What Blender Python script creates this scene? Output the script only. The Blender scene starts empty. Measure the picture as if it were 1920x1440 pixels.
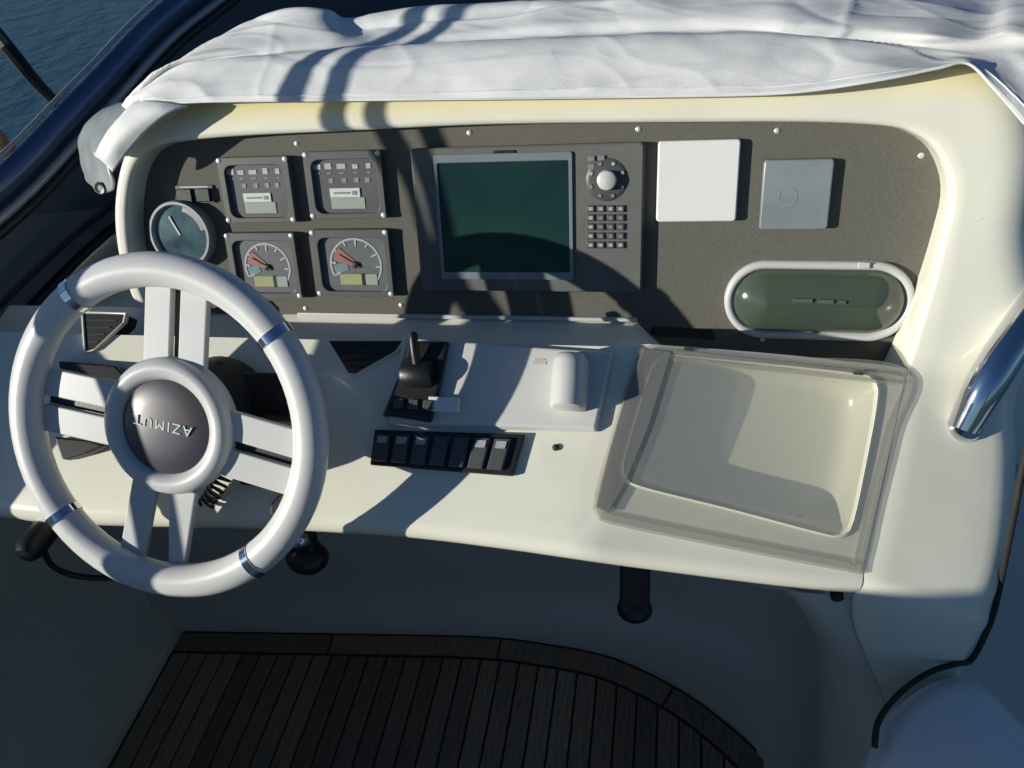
import bpy, bmesh, math, random
from mathutils import Vector, Matrix, noise
V = Vector
SC = bpy.context.scene
COL = SC.collection
R_ = math.radians

# ------------------------------------------------------------------ camera
F_PX = 1420.0                                   # focal length for the 1920 px wide photograph
ax = V((7060, 240, -1420)).normalized()         # boat axes seen by the camera (right, down, depth)
ay = V((328, -1253, 1420)); ay = (ay - ax * ay.dot(ax)).normalized()
az = ax.cross(ay)
EYE = V((0, 0, 1.70))
def cam2world(v): return V((ax.dot(v), ay.dot(v), az.dot(v)))
cam = bpy.data.objects.new('camera', bpy.data.cameras.new('camera'))
COL.objects.link(cam)
cr, cu, cb = cam2world(V((1, 0, 0))), cam2world(V((0, -1, 0))), cam2world(V((0, 0, -1)))
M = Matrix((cr, cu, cb)).transposed().to_4x4(); M.translation = EYE
cam.matrix_world = M
cam.data.sensor_width = 36.0
cam.data.lens = F_PX / 1920 * 36
cam.data.clip_start = 0.02
cam.data.clip_end = 3000
SC.camera = cam

# ------------------------------------------------------------------ light
SUN_D = V((0.827, 0.51, -0.238)).normalized()   # the way the light travels
SUN_EL = math.asin(-SUN_D.z)
SUN_AZ = math.atan2(-SUN_D.x, -SUN_D.y)         # clockwise from +Y
W = bpy.data.worlds.new('World'); SC.world = W; W.use_nodes = True
wn = W.node_tree.nodes; wl = W.node_tree.links
sky = wn.new('ShaderNodeTexSky'); sky.sky_type = 'NISHITA'; sky.sun_disc = False
sky.sun_elevation = SUN_EL; sky.sun_rotation = SUN_AZ
sky.air_density = 1.0; sky.dust_density = 0.4; sky.ozone_density = 5.5
wl.new(sky.outputs[0], wn['Background'].inputs[0]); wn['Background'].inputs[1].default_value = 0.070
sun = bpy.data.objects.new('sun', bpy.data.lights.new('sun', 'SUN')); COL.objects.link(sun)
sun.data.energy = 5.0; sun.data.angle = R_(0.5); sun.data.color = (1.0, 0.965, 0.86)
sun.rotation_euler = SUN_D.to_track_quat('-Z', 'Y').to_euler()
SC.view_settings.view_transform = 'Standard'; SC.view_settings.look = 'None'
SC.view_settings.exposure = 0.02; SC.view_settings.gamma = 1.0

# ------------------------------------------------------------------ frames: where a sight line meets a real surface
class Frame:
    def __init__(s, o, ex, ey):
        s.o = V(o); s.ex = V(ex).normalized(); s.n = s.ex.cross(V(ey)).normalized(); s.ey = s.n.cross(s.ex).normalized()
    def P(s, a, b, c=0.0): return s.o + s.ex * a + s.ey * b + s.n * c
    def off(s, a, b, c=0.0):
        f = Frame(s.P(a, b, c), s.ex, s.ey); return f
    def rot(s, deg):
        t = R_(deg); return Frame(s.o, s.ex * math.cos(t) + s.ey * math.sin(t), -s.ex * math.sin(t) + s.ey * math.cos(t))
def sight(u, v): return cam2world(V((u - 960, v - 720, F_PX)).normalized())
def meet(u, v, p, n):
    d = sight(u, v); return EYE + d * ((V(p) - EYE).dot(n) / d.dot(n))
def on(u, v, F, h=0.0): return meet(u, v, F.P(0, 0, h), F.n)
def loc(u, v, F, h=0.0):
    q = on(u, v, F, h) - F.o; return q.dot(F.ex), q.dot(F.ey)
def on_y(u, v, y): return meet(u, v, V((0, y, 0)), V((0, 1, 0)))
def on_z(u, v, z): return meet(u, v, V((0, 0, z)), V((0, 0, 1)))
X1, Y1, Z1 = V((1, 0, 0)), V((0, 1, 0)), V((0, 0, 1))
PA = Frame(EYE + sight(1000, 420) * 1.0, X1, (0, math.sin(R_(20)), math.cos(R_(20))))          # instrument panel
SL = Frame(on_z(950, 645, 1.145), X1, (0, math.cos(R_(37)), math.sin(R_(37))))                # sloping console top
LA, LB, LR = on(1215, 645, SL), on(1110, 970, SL), on(1695, 690, PA, 0.065)
ln = (LR - LB).cross(LA - LB).normalized()
LD = Frame(LB, ln.cross(V((0, ln.z, -ln.y))) * -1 if False else (LR - LA), (LA - LB))           # locker side of the console
WH0 = V((-0.556, 0.535, 1.147))
WF = Frame(WH0, X1, (0, math.sin(R_(32)), math.cos(R_(32)))).rot(-10)                       # steering wheel

# ------------------------------------------------------------------ mesh building
class MB:
    def __init__(s): s.v = []; s.f = []
    def add(s, vs, fs):
        k = len(s.v); s.v += [V(x) for x in vs]; s.f += [tuple(i + k for i in f) for f in fs]; return s
    def box(s, F, a0, a1, b0, b1, c0, c1):
        p = [F.P(a, b, c) for c in (c0, c1) for b in (b0, b1) for a in (a0, a1)]
        return s.add(p, [(0, 2, 3, 1), (4, 5, 7, 6), (0, 1, 5, 4), (1, 3, 7, 5), (3, 2, 6, 7), (2, 0, 4, 6)])
    def prism(s, F, poly, c0, c1, top=None):
        n = len(poly); top = top or poly
        p = [F.P(a, b, c0) for a, b in poly] + [F.P(a, b, c1) for a, b in top]
        return s.add(p, [tuple(range(n - 1, -1, -1)), tuple(range(n, 2 * n))] + [(i, (i + 1) % n, n + (i + 1) % n, n + i) for i in range(n)])
    def ring(s, F, outer, inner, c0, c1):
        n = len(outer)
        p = [F.P(a, b, c0) for a, b in outer] + [F.P(a, b, c1) for a, b in outer] + [F.P(a, b, c1) for a, b in inner] + [F.P(a, b, c0) for a, b in inner]
        fs = []
        for i in range(n):
            j = (i + 1) % n
            fs += [(i, j, n + j, n + i), (n + i, n + j, 2 * n + j, 2 * n + i), (2 * n + i, 2 * n + j, 3 * n + j, 3 * n + i)]
        return s.add(p, fs)
    def loft(s, rows, cu=False, cv=False):
        n = len(rows[0]); m = len(rows)
        p = [q for r in rows for q in r]; fs = []
        for j in range(m if cv else m - 1):
            for i in range(n if cu else n - 1):
                a, b = j * n + i, j * n + (i + 1) % n; c, d = ((j + 1) % m) * n + (i + 1) % n, ((j + 1) % m) * n + i
                fs.append((a, b, c, d))
        return s.add(p, fs)
    def lathe(s, F, prof, seg=32, a0=0.0, a1=360.0):
        full = a1 - a0 >= 359.9; k = seg if full else seg + 1
        rows = []
        for r, c in prof:
            rows.append([F.P(r * math.cos(R_(a0 + (a1 - a0) * i / seg)), r * math.sin(R_(a0 + (a1 - a0) * i / seg)), c) for i in range(k)])
        return s.loft(rows, cu=full)
    def tube(s, path, r, seg=12, cap=True):
        path = [V(p) for p in path]; rows = []; n = len(path)
        t0 = (path[1] - path[0]).normalized(); u = t0.orthogonal().normalized()
        for i, p in enumerate(path):
            t = (path[min(i + 1, n - 1)] - path[max(i - 1, 0)]).normalized()
            u = (u - t * u.dot(t)).normalized(); w = t.cross(u)
            rr = r[i] if isinstance(r, (list, tuple)) else r
            rows.append([p + (u * math.cos(2 * math.pi * k / seg) + w * math.sin(2 * math.pi * k / seg)) * rr for k in range(seg)])
        k0 = len(s.v); s.loft(rows, cu=True)
        if cap:
            s.f.append(tuple(k0 + k for k in range(seg - 1, -1, -1))); s.f.append(tuple(k0 + (n - 1) * seg + k for k in range(seg)))
        return s
def rrect(cx, cy, w, h, r, seg=5):
    out = []
    for sx, sy, a in ((1, 1, 0), (-1, 1, 90), (-1, -1, 180), (1, -1, 270)):
        for k in range(seg + 1):
            t = R_(a + 90 * k / seg); out.append((cx + sx * (w / 2 - r) + r * math.cos(t), cy + sy * (h / 2 - r) + r * math.sin(t)))
    return out
def circ(cx, cy, r, n=24): return [(cx + r * math.cos(2 * math.pi * k / n), cy + r * math.sin(2 * math.pi * k / n)) for k in range(n)]
def catmull(pts, n):
    """n points evenly spread by arc length along a smooth curve through pts (any dimension)"""
    P = [tuple(map(float, p)) for p in pts]; dim = len(P[0]); dense = []
    for i in range(len(P) - 1):
        p0, p1, p2, p3 = P[max(i - 1, 0)], P[i], P[i + 1], P[min(i + 2, len(P) - 1)]
        for k in range(16):
            t = k / 16; dense.append(tuple(0.5 * (2 * p1[d] + (p2[d] - p0[d]) * t + (2 * p0[d] - 5 * p1[d] + 4 * p2[d] - p3[d]) * t * t + (3 * p1[d] - p0[d] - 3 * p2[d] + p3[d]) * t ** 3) for d in range(dim)))
    dense.append(P[-1])
    L = [0.0]
    for a, b in zip(dense, dense[1:]): L.append(L[-1] + math.sqrt(sum((a[d] - b[d]) ** 2 for d in range(min(dim, 3)))))
    out = []; j = 0
    for k in range(n):
        x = L[-1] * k / (n - 1)
        while j < len(L) - 2 and L[j + 1] < x: j += 1
        t = 0 if L[j + 1] == L[j] else (x - L[j]) / (L[j + 1] - L[j])
        out.append(tuple(dense[j][d] * (1 - t) + dense[j + 1][d] * t for d in range(dim)))
    return out
WP = {}                                            # world position of every object's origin
def obj(name, mb, mat, parent=None, smooth=40, bevel=0.0, seg=2, origin=None, weld=0.0):
    me = bpy.data.meshes.new(name)
    lo = V([min(p[k] for p in mb.v) for k in range(3)]); hi = V([max(p[k] for p in mb.v) for k in range(3)])
    c = origin or (lo + hi) / 2
    if parent is None and origin is None: c = V((c.x, c.y, lo.z))
    me.from_pydata([p - c for p in mb.v], [], mb.f)
    bm = bmesh.new(); bm.from_mesh(me)
    if weld: bmesh.ops.remove_doubles(bm, verts=bm.verts, dist=weld)
    bmesh.ops.recalc_face_normals(bm, faces=bm.faces); bm.to_mesh(me); bm.free()
    me.materials.append(mat)
    if smooth:
        me.polygons.foreach_set('use_smooth', [True] * len(me.polygons)); me.set_sharp_from_angle(angle=R_(smooth))
    o = bpy.data.objects.new(name, me); COL.objects.link(o)
    if parent: o.parent = parent; o.location = c - WP[parent.name]
    else: o.location = c
    WP[o.name] = c
    if bevel:
        b = o.modifiers.new('bevel', 'BEVEL'); b.width = bevel; b.segments = seg; b.limit_method = 'ANGLE'; b.angle_limit = R_(35)
    return o
def tag(o, label=None, cat=None, group=None, kind=None):
    for k, x in (('label', label), ('category', cat), ('group', group), ('kind', kind)):
        if x: o[k] = x
    return o
def thing(name, at, label, cat, group=None):
    o = bpy.data.objects.new(name, None); COL.objects.link(o); o.empty_display_size = 0.02
    o.location = at; WP[o.name] = V(at); return tag(o, label, cat, group)
def dup(o, delta, parent=None, label=None):
    c = o.copy(); COL.objects.link(c)
    if parent is None:
        c.location = o.location + V(delta); WP[c.name] = WP[o.name] + V(delta)
    else:
        c.parent = parent; c.location = o.location.copy(); WP[c.name] = WP[o.name] + V(delta)
    for ch in list(o.children): dup(ch, delta, c)
    if label: c['label'] = label
    return c
def dup_part(o, delta):                              # another piece of the same thing
    c = o.copy(); COL.objects.link(c); c.parent = o.parent; c.location = o.location + V(delta); WP[c.name] = WP[o.name] + V(delta)
    for ch in list(o.children): dup(ch, delta, c)
    return c
def text_mesh(body, size, F, mat, name, parent, depth=0.0006, spacing=1.0, sx=1.0):
    cu = bpy.data.curves.new(name, 'FONT'); cu.body = body; cu.size = size; cu.align_x = 'CENTER'; cu.align_y = 'CENTER'
    cu.extrude = depth / 2; cu.space_character = spacing; cu.resolution_u = 2
    to = bpy.data.objects.new(name + '_tmp', cu); COL.objects.link(to)
    dg = bpy.context.evaluated_depsgraph_get(); me0 = to.evaluated_get(dg).to_mesh()
    mb = MB(); mb.add([F.P(v.co.x * sx, v.co.y, v.co.z + depth / 2) for v in me0.vertices], [tuple(p.vertices) for p in me0.polygons])
    to.evaluated_get(dg).to_mesh_clear(); bpy.data.objects.remove(to); bpy.data.curves.remove(cu)
    return obj(name, mb, mat, parent, smooth=0)

# ------------------------------------------------------------------ materials
def mat(name, col, rough=0.5, metal=0.0, var=0.0, vscale=8.0, bump=0.0, bscale=200.0, col2=None, coat=0.0, spec=0.5, stretch=None, rvar=0.0):
    m = bpy.data.materials.new(name); m.use_nodes = True
    nt = m.node_tree; b = nt.nodes['Principled BSDF']
    b.inputs['Base Color'].default_value = (*col, 1); b.inputs['Roughness'].default_value = rough
    b.inputs['Metallic'].default_value = metal; b.inputs['Coat Weight'].default_value = coat; b.inputs['Specular IOR Level'].default_value = spec
    tc = nt.nodes.new('ShaderNodeTexCoord'); mp = nt.nodes.new('ShaderNodeMapping'); nt.links.new(tc.outputs['Object'], mp.inputs[0])
    if stretch: mp.inputs['Scale'].default_value = stretch
    if var or col2:
        nz = nt.nodes.new('ShaderNodeTexNoise'); nz.inputs['Scale'].default_value = vscale; nz.inputs['Detail'].default_value = 6
        nt.links.new(mp.outputs[0], nz.inputs['Vector'])
        rp = nt.nodes.new('ShaderNodeValToRGB'); nt.links.new(nz.outputs['Fac'], rp.inputs[0])
        c2 = col2 or tuple(x * (1 - var) for x in col)
        rp.color_ramp.elements[0].position = 0.34; rp.color_ramp.elements[1].position = 0.66
        rp.color_ramp.elements[0].color = (*c2, 1); rp.color_ramp.elements[1].color = (*col, 1)
        nt.links.new(rp.outputs[0], b.inputs['Base Color'])
    if rvar:
        n2 = nt.nodes.new('ShaderNodeTexNoise'); n2.inputs['Scale'].default_value = 14; n2.inputs['Detail'].default_value = 5; nt.links.new(tc.outputs['Object'], n2.inputs['Vector'])
        mr = nt.nodes.new('ShaderNodeMapRange'); mr.inputs['To Min'].default_value = rough - rvar; mr.inputs['To Max'].default_value = rough + rvar
        nt.links.new(n2.outputs['Fac'], mr.inputs['Value']); nt.links.new(mr.outputs[0], b.inputs['Roughness'])
    if bump:
        n3 = nt.nodes.new('ShaderNodeTexNoise'); n3.inputs['Scale'].default_value = bscale; n3.inputs['Detail'].default_value = 4; nt.links.new(mp.outputs[0], n3.inputs['Vector'])
        bp = nt.nodes.new('ShaderNodeBump'); bp.inputs['Strength'].default_value = bump; bp.inputs['Distance'].default_value = 0.002
        nt.links.new(n3.outputs['Fac'], bp.inputs['Height']); nt.links.new(bp.outputs[0], b.inputs['Normal'])
    return m
def weather(m, grime=(0.50, 0.47, 0.38), amt=0.35):
    nt = m.node_tree; b = nt.nodes['Principled BSDF']; src = b.inputs['Base Color'].links[0].from_socket
    tc = nt.nodes.new('ShaderNodeTexCoord'); n1 = nt.nodes.new('ShaderNodeTexNoise'); n1.inputs['Scale'].default_value = 3.5; n1.inputs['Detail'].default_value = 9; n1.inputs['Roughness'].default_value = .7
    n2 = nt.nodes.new('ShaderNodeTexVoronoi'); n2.inputs['Scale'].default_value = 55
    nt.links.new(tc.outputs['Object'], n1.inputs['Vector']); nt.links.new(tc.outputs['Object'], n2.inputs['Vector'])
    r1 = nt.nodes.new('ShaderNodeMapRange'); r1.inputs['From Min'].default_value = .52; r1.inputs['From Max'].default_value = .78; r1.inputs['To Max'].default_value = amt; nt.links.new(n1.outputs['Fac'], r1.inputs['Value'])
    r2 = nt.nodes.new('ShaderNodeMapRange'); r2.inputs['From Min'].default_value = .10; r2.inputs['From Max'].default_value = .04; r2.inputs['To Max'].default_value = .22; nt.links.new(n2.outputs['Distance'], r2.inputs['Value'])
    ad = nt.nodes.new('ShaderNodeMath'); ad.operation = 'MAXIMUM'; nt.links.new(r1.outputs[0], ad.inputs[0])
    ml = nt.nodes.new('ShaderNodeMath'); ml.operation = 'MULTIPLY'; nt.links.new(r2.outputs[0], ml.inputs[0]); nt.links.new(n1.outputs['Fac'], ml.inputs[1]); nt.links.new(ml.outputs[0], ad.inputs[1])
    mx = nt.nodes.new('ShaderNodeMix'); mx.data_type = 'RGBA'; nt.links.new(ad.outputs[0], mx.inputs['Factor']); nt.links.new(src, mx.inputs['A']); mx.inputs['B'].default_value = (*grime, 1)
    nt.links.new(mx.outputs['Result'], b.inputs['Base Color'])
def clear(name, tint, rough=0.05, mix=0.25, gloss=(1, 1, 1)):
    """thin clear or smoked sheet: some light goes straight through, the rest is a glossy tinted plastic"""
    m = bpy.data.materials.new(name); m.use_nodes = True; nt = m.node_tree; b = nt.nodes['Principled BSDF']
    b.inputs['Base Color'].default_value = (*gloss, 1); b.inputs['Roughness'].default_value = rough
    tr = nt.nodes.new('ShaderNodeBsdfTransparent'); tr.inputs[0].default_value = (*tint, 1)
    mx = nt.nodes.new('ShaderNodeMixShader'); mx.inputs[0].default_value = mix
    nt.links.new(tr.outputs[0], mx.inputs[1]); nt.links.new(b.outputs[0], mx.inputs[2]); nt.links.new(mx.outputs[0], nt.nodes['Material Output'].inputs[0])
    return m
GEL = mat('gelcoat_cream', (0.80, 0.785, 0.665), 0.24, var=0.05, vscale=5, coat=0.3, rvar=0.09, bump=0.02, bscale=30)
def crumple(m):
    nt = m.node_tree; b = nt.nodes['Principled BSDF']; old = b.inputs['Normal'].links[0].from_node
    tc = nt.nodes.new('ShaderNodeTexCoord'); mp = nt.nodes.new('ShaderNodeMapping'); mp.inputs['Scale'].default_value = (.45, 1, 1); nt.links.new(tc.outputs['Object'], mp.inputs[0])
    nz = nt.nodes.new('ShaderNodeTexNoise'); nz.inputs['Scale'].default_value = 7; nz.inputs['Detail'].default_value = 3; nt.links.new(mp.outputs[0], nz.inputs['Vector'])
    mx = nt.nodes.new('ShaderNodeMix'); mx.data_type = 'RGBA'; mx.inputs['Factor'].default_value = .22; nt.links.new(mp.outputs[0], mx.inputs['A']); nt.links.new(nz.outputs['Color'], mx.inputs['B'])
    acc = None
    for sc_, st in ((11, 1.0), (26, .45)):
        vo = nt.nodes.new('ShaderNodeTexVoronoi'); vo.inputs['Scale'].default_value = sc_; nt.links.new(mx.outputs['Result'], vo.inputs['Vector'])
        bp = nt.nodes.new('ShaderNodeBump'); bp.inputs['Strength'].default_value = .30 * st; bp.inputs['Distance'].default_value = .012; nt.links.new(vo.outputs['Distance'], bp.inputs['Height'])
        if acc: nt.links.new(acc.outputs[0], bp.inputs['Normal'])
        acc = bp
    nt.links.new(acc.outputs[0], old.inputs['Normal'])
def piece_tone(m, amt):
    nt = m.node_tree; b = nt.nodes['Principled BSDF']; src = b.inputs['Base Color'].links[0].from_socket
    oi = nt.nodes.new('ShaderNodeObjectInfo'); mr = nt.nodes.new('ShaderNodeMapRange'); mr.inputs['To Min'].default_value = 1 - amt; mr.inputs['To Max'].default_value = 1 + amt; nt.links.new(oi.outputs['Random'], mr.inputs['Value'])
    hs = nt.nodes.new('ShaderNodeHueSaturation'); nt.links.new(mr.outputs[0], hs.inputs['Value']); nt.links.new(src, hs.inputs['Color']); nt.links.new(hs.outputs[0], b.inputs['Base Color'])
weather(GEL)
HOODM = mat('gelcoat_yellowed', (0.80, 0.76, 0.58), 0.3, col2=(0.77, 0.71, 0.48), vscale=4, rvar=0.08)
WHITE = mat('white_plastic', (0.56, 0.56, 0.55), 0.35, var=0.04, vscale=10, rvar=0.06)
RIMW = mat('white_leatherette', (0.63, 0.63, 0.62), 0.33, var=0.04, vscale=15, bump=0.06, bscale=400)
PLATEM = mat('grey_white_plastic', (0.62, 0.61, 0.58), 0.4, var=0.04)
PANELM = mat('panel_charcoal', (0.155, 0.150, 0.125), 0.75, col2=(0.130, 0.126, 0.106), vscale=330, bump=0.5, bscale=1300, spec=0.08)
DARKG = mat('dark_grey_plastic', (0.075, 0.075, 0.075), 0.45, var=0.15, vscale=40)
BEZEL = mat('bezel_grey', (0.10, 0.10, 0.10), 0.42, var=0.15, vscale=50)
PLOT = mat('plotter_case', (0.15, 0.152, 0.142), 0.45, var=0.12, vscale=30, bump=0.1, bscale=700, spec=0.12)
BLACK = mat('black_plastic', (0.012, 0.012, 0.013), 0.4, var=0.3, vscale=60, bump=0.1, bscale=500)
RUBBER = mat('black_rubber', (0.018, 0.018, 0.018), 0.7, var=0.3, vscale=40)
GREYF = mat('gauge_face', (0.13, 0.14, 0.145), 0.35, var=0.12, vscale=50)
ALARMF = mat('alarm_face', (0.105, 0.10, 0.105), 0.35, var=0.12, vscale=50)
MARK = mat('pale_print', (0.42, 0.43, 0.44), 0.5, var=0.2, vscale=300)
MARKD = mat('dim_print', (0.24, 0.24, 0.25), 0.5, var=0.3, vscale=300)
LCD = mat('lcd_grey_green', (0.33, 0.38, 0.33), 0.3, var=0.1, vscale=120)
LCDL = mat('lcd_pale', (0.60, 0.66, 0.62), 0.3, var=0.08, vscale=120)
LCDY = mat('lcd_yellow_green', (0.36, 0.37, 0.20), 0.3, var=0.1, vscale=120)
RED = mat('needle_red', (0.30, 0.13, 0.11), 0.5, var=0.2, vscale=100)
BLUEW = mat('dial_blue_band', (0.16, 0.25, 0.30), 0.4, var=0.2, vscale=80)
SCREEN = mat('screen_glass', (0.016, 0.052, 0.034), 0.12, col2=(0.010, 0.028, 0.036), vscale=6, spec=0.15)
FRAMEM = mat('screen_frame_grey', (0.19, 0.22, 0.24), 0.35, var=0.1)
FLAPM = mat('shade_grey_vinyl', (0.27, 0.29, 0.30), 0.4, col2=(0.2, 0.22, 0.23), vscale=20)  # grey of the vinyl, with the flap's shade worked into the colour
SILVER = mat('silver_trim', (0.36, 0.38, 0.39), 0.3, metal=0.3, var=0.1)
CHROME = mat('polished_steel', (0.75, 0.76, 0.78), 0.08, metal=1.0, var=0.04, vscale=30)
SCREW = mat('screw_steel', (0.72, 0.72, 0.70), 0.35, metal=0.4, var=0.1, vscale=200)
CAPM = mat('hub_navy', (0.040, 0.046, 0.078), 0.38, col2=(0.082, 0.064, 0.058), vscale=12, rvar=0.08)
COVERW = mat('cover_white', (0.76, 0.76, 0.75), 0.3, var=0.03)
COVERG = mat('cover_grey_film', (0.19, 0.225, 0.235), 0.22, col2=(0.25, 0.28, 0.28), vscale=14, rvar=0.08)
SMOKE = mat('radio_smoked_cover', (0.055, 0.078, 0.062), 0.12, col2=(0.07, 0.09, 0.06), vscale=9, coat=0.4)
CLOTH = mat('grey_white_canvas', (0.80, 0.80, 0.79), 0.9, col2=(0.69, 0.695, 0.69), vscale=13, bump=0.3, bscale=700, spec=0.2)
crumple(CLOTH); weather(CLOTH, (.55, .53, .47), .3)
VINYL = clear('clear_vinyl', (0.75, 0.78, 0.8), 0.25, 0.55, (0.55, 0.58, 0.6))
LIDM = clear('clear_acrylic', (0.96, 0.96, 0.93), 0.15, 0.23, (0.64, 0.64, 0.61))
LIDF = clear('acrylic_edge', (0.93, 0.92, 0.89), 0.2, 0.28, (0.52, 0.51, 0.47))
LIDE = clear('smoky_acrylic_edge', (0.82, 0.82, 0.79), 0.22, 0.5, (0.33, 0.33, 0.315))
GLASST = clear('tinted_glass', (0.22, 0.26, 0.34), 0.12, 0.52, (0.20, 0.215, 0.27))
TEAK = mat('weathered_teak', (0.36, 0.26, 0.185), 0.75, col2=(0.23, 0.165, 0.115), vscale=22, stretch=(8, 0.7, 1), bump=0.3, bscale=60)
piece_tone(TEAK, .32)
CAULK = mat('black_caulking', (0.012, 0.012, 0.012), 0.6, var=0.2)
GELSHADE = mat('gelcoat_shade_copy', (0.66, 0.63, 0.56), 0.4, var=0.06, vscale=4, bump=0.05, bscale=200); weather(GELSHADE, (.5, .47, .42))  # darker gelcoat copy: shade of knee recess and deck put into the colour
DECKM = mat('deck_gelcoat', (0.38, 0.375, 0.36), 0.5, var=0.06, vscale=4, bump=0.1, bscale=300)
SEATM = mat('white_vinyl', (0.74, 0.74, 0.74), 0.45, var=0.05, vscale=6, bump=0.12, bscale=350)
BRASS = mat('tarnished_brass', (0.32, 0.2, 0.1), 0.4, metal=0.8, var=0.3, vscale=40)
SOCK = mat('dial_water_glass', (0.03, 0.05, 0.075), 0.1, col2=(0.10, 0.17, 0.18), vscale=22)
def water_mat():
    m = mat('sea_water', (0.018, 0.06, 0.095), 0.25, col2=(0.026, 0.075, 0.105), vscale=0.12)
    nt = m.node_tree; b = nt.nodes['Principled BSDF']
    tc = nt.nodes.new('ShaderNodeTexCoord'); bp = nt.nodes.new('ShaderNodeBump'); bp.inputs['Distance'].default_value = 0.25; bp.inputs['Strength'].default_value = 0.5
    n = nt.nodes.new('ShaderNodeTexNoise'); n.inputs['Scale'].default_value = 1.1; n.inputs['Detail'].default_value = 7; n.inputs['Distortion'].default_value = 0.6
    nt.links.new(tc.outputs['Object'], n.inputs['Vector']); nt.links.new(n.outputs['Fac'], bp.inputs['Height']); nt.links.new(bp.outputs[0], b.inputs['Normal'])
    return m
WATER = water_mat()

# ================================================================== the setting
mb = MB(); mb.add([(-900, -900, -4), (900, -900, -4), (900, 900, -4), (-900, 900, -4)], [(0, 1, 2, 3)])
tag(obj('water', mb, WATER, smooth=0), kind='structure')
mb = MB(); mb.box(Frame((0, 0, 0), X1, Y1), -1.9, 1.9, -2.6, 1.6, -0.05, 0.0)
deck = tag(obj('deck', mb, GELSHADE, smooth=0), kind='structure')
# seams moulded across the deck
mb = MB(); a, b = on_z(-60, 1178, 0.002), on_z(75, 1042, 0.002)
dd = (b - a).normalized(); w = dd.cross(Z1) * 0.004
mb.add([a - w, a + w, b + w, b - w], [(0, 1, 2, 3)])
obj('seam', mb, CAULK, deck, smooth=0)

# ================================================================== helm console
con = thing('helm_console', (-0.25, 0.75, 0.0), 'cream moulded helm console with recessed charcoal instrument panel', 'console')
# hood and side pillar: one sweep round the recess. station = inner edge point, outward, normal, flat width, rounding radius, recess depth
H = 0.036
top_px = [(1783, 372, .045, .06), (1778, 325, .05, .062), (1755, 278, .05, .066), (1715, 250, .03, .062), (1660, 236, .012, .055), (1500, 229, .008, .05),
          (1200, 230, .008, .05), (900, 234, .008, .05), (640, 246, .008, .048), (450, 255, .008, .045), (350, 264, .008, .04), (300, 272, .009, .03),
          (268, 290, .010, .02), (250, 320, .011, .012), (241, 360, .012, .010), (238, 410, .013, .010), (243, 470, .013, .010), (256, 520, .013, .010), (276, 575, .013, .010)]
side_px = [(1700, 690, .10, .055), (1716, 640, .095, .058), (1745, 540, .075, .06), (1772, 430, .05, .06)]
def hoff(v): return H + (0.065 - H) * max(0.0, min(1.0, (v - 400) / 290.0))
st = []
for u, v, wd, r in ((1668, 1010, .16, .05), (1690, 900, .16, .055), ):
    pass
low_px = [(1612, 1070, .125, .045), (1632, 980, .13, .05), (1655, 880, .125, .055), (1678, 780, .115, .055)]
for u, v, wd, r in low_px:
    p = on(u, v, LD); st.append((*p, 1, 0, 0, *LD.n, wd, r, 0.006))
for u, v, wd, r in side_px:
    h = hoff(v); p = on(u, v, PA, h); k = max(0, min(1, (v - 560) / 130)); n = (PA.n * (1 - k) + LD.n * k).normalized()
    st.append((*p, 0, 0, 0, *n, wd, r, h))
for u, v, wd, r in top_px:
    p = on(u, v, PA, H); st.append((*p, 0, 0, 0, *PA.n, wd, r, H))
NST = 150
ST = catmull(st, NST)
PTS = [V(s[:3]) for s in ST]
rows = None
prof_rows = []
for i, s in enumerate(ST):
    p = PTS[i]; n = V(s[6:9]).normalized()
    t = (PTS[min(i + 2, NST - 1)] - PTS[max(i - 2, 0)]).normalized()
    o = t.cross(n); o = (o - n * o.dot(n)).normalized()
    if o.x < 0 and i < 20: o = -o
    wd, r, h = s[9], s[10], s[11]
    pr = [p - n * h, p - n * h * 0.5, p - n * 0.006, p + o * 0.0018 - n * 0.0018, p + o * 0.006]
    for k in (0.25, 0.5, 0.75, 1.0): pr.append(p + o * (0.006 + (wd - 0.006) * k if wd > 0.006 else 0.006))
    for k in range(1, 9):
        ph = R_(90 * k / 8); pr.append(p + o * (wd + r * math.sin(ph)) - n * r * (1 - math.cos(ph)))
    pr.append(p + o * (wd + r) - n * (r + 0.10)); pr.append(p + o * (wd + r) - n * (r + 0.28))
    prof_rows.append(pr)
# foot of the pillar: the flat rolls over and drops to the seat
first = prof_rows[0]; foot = []
n0 = LD.n; dn = -(LD.ex.cross(LD.n)) ; dn = V((0, -LD.n.z, LD.n.y)).normalized()
if dn.z > 0: dn = -dn
dn = (dn - n0 * dn.dot(n0)).normalized()
RF = 0.03
for k in range(8, 0, -1):
    ph = R_(50 * k / 8); foot.append([q + dn * RF * math.sin(ph) - n0 * RF * (1 - math.cos(ph)) for q in first])
base = foot[0]
def narrow(row, k, dv): return [row[0].lerp(q, k) + dv for q in row]
fl = []
for dz, k, dx, dy in ((.75, .50, .14, .02), (.45, .52, .125, .01), (.30, .58, .10, .008), (.22, .66, .072, .006), (.15, .77, .042, .004), (.10, .865, .022, .003), (.06, .935, .009, .002), (.025, .982, .002, .001)):
    fl.append(narrow(base, k, V((dx, dy, -dz))))
foot = fl + foot
mb = MB(); mb.loft(foot + prof_rows)
so = obj('surround', mb, GEL.copy(), con, smooth=50)
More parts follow.
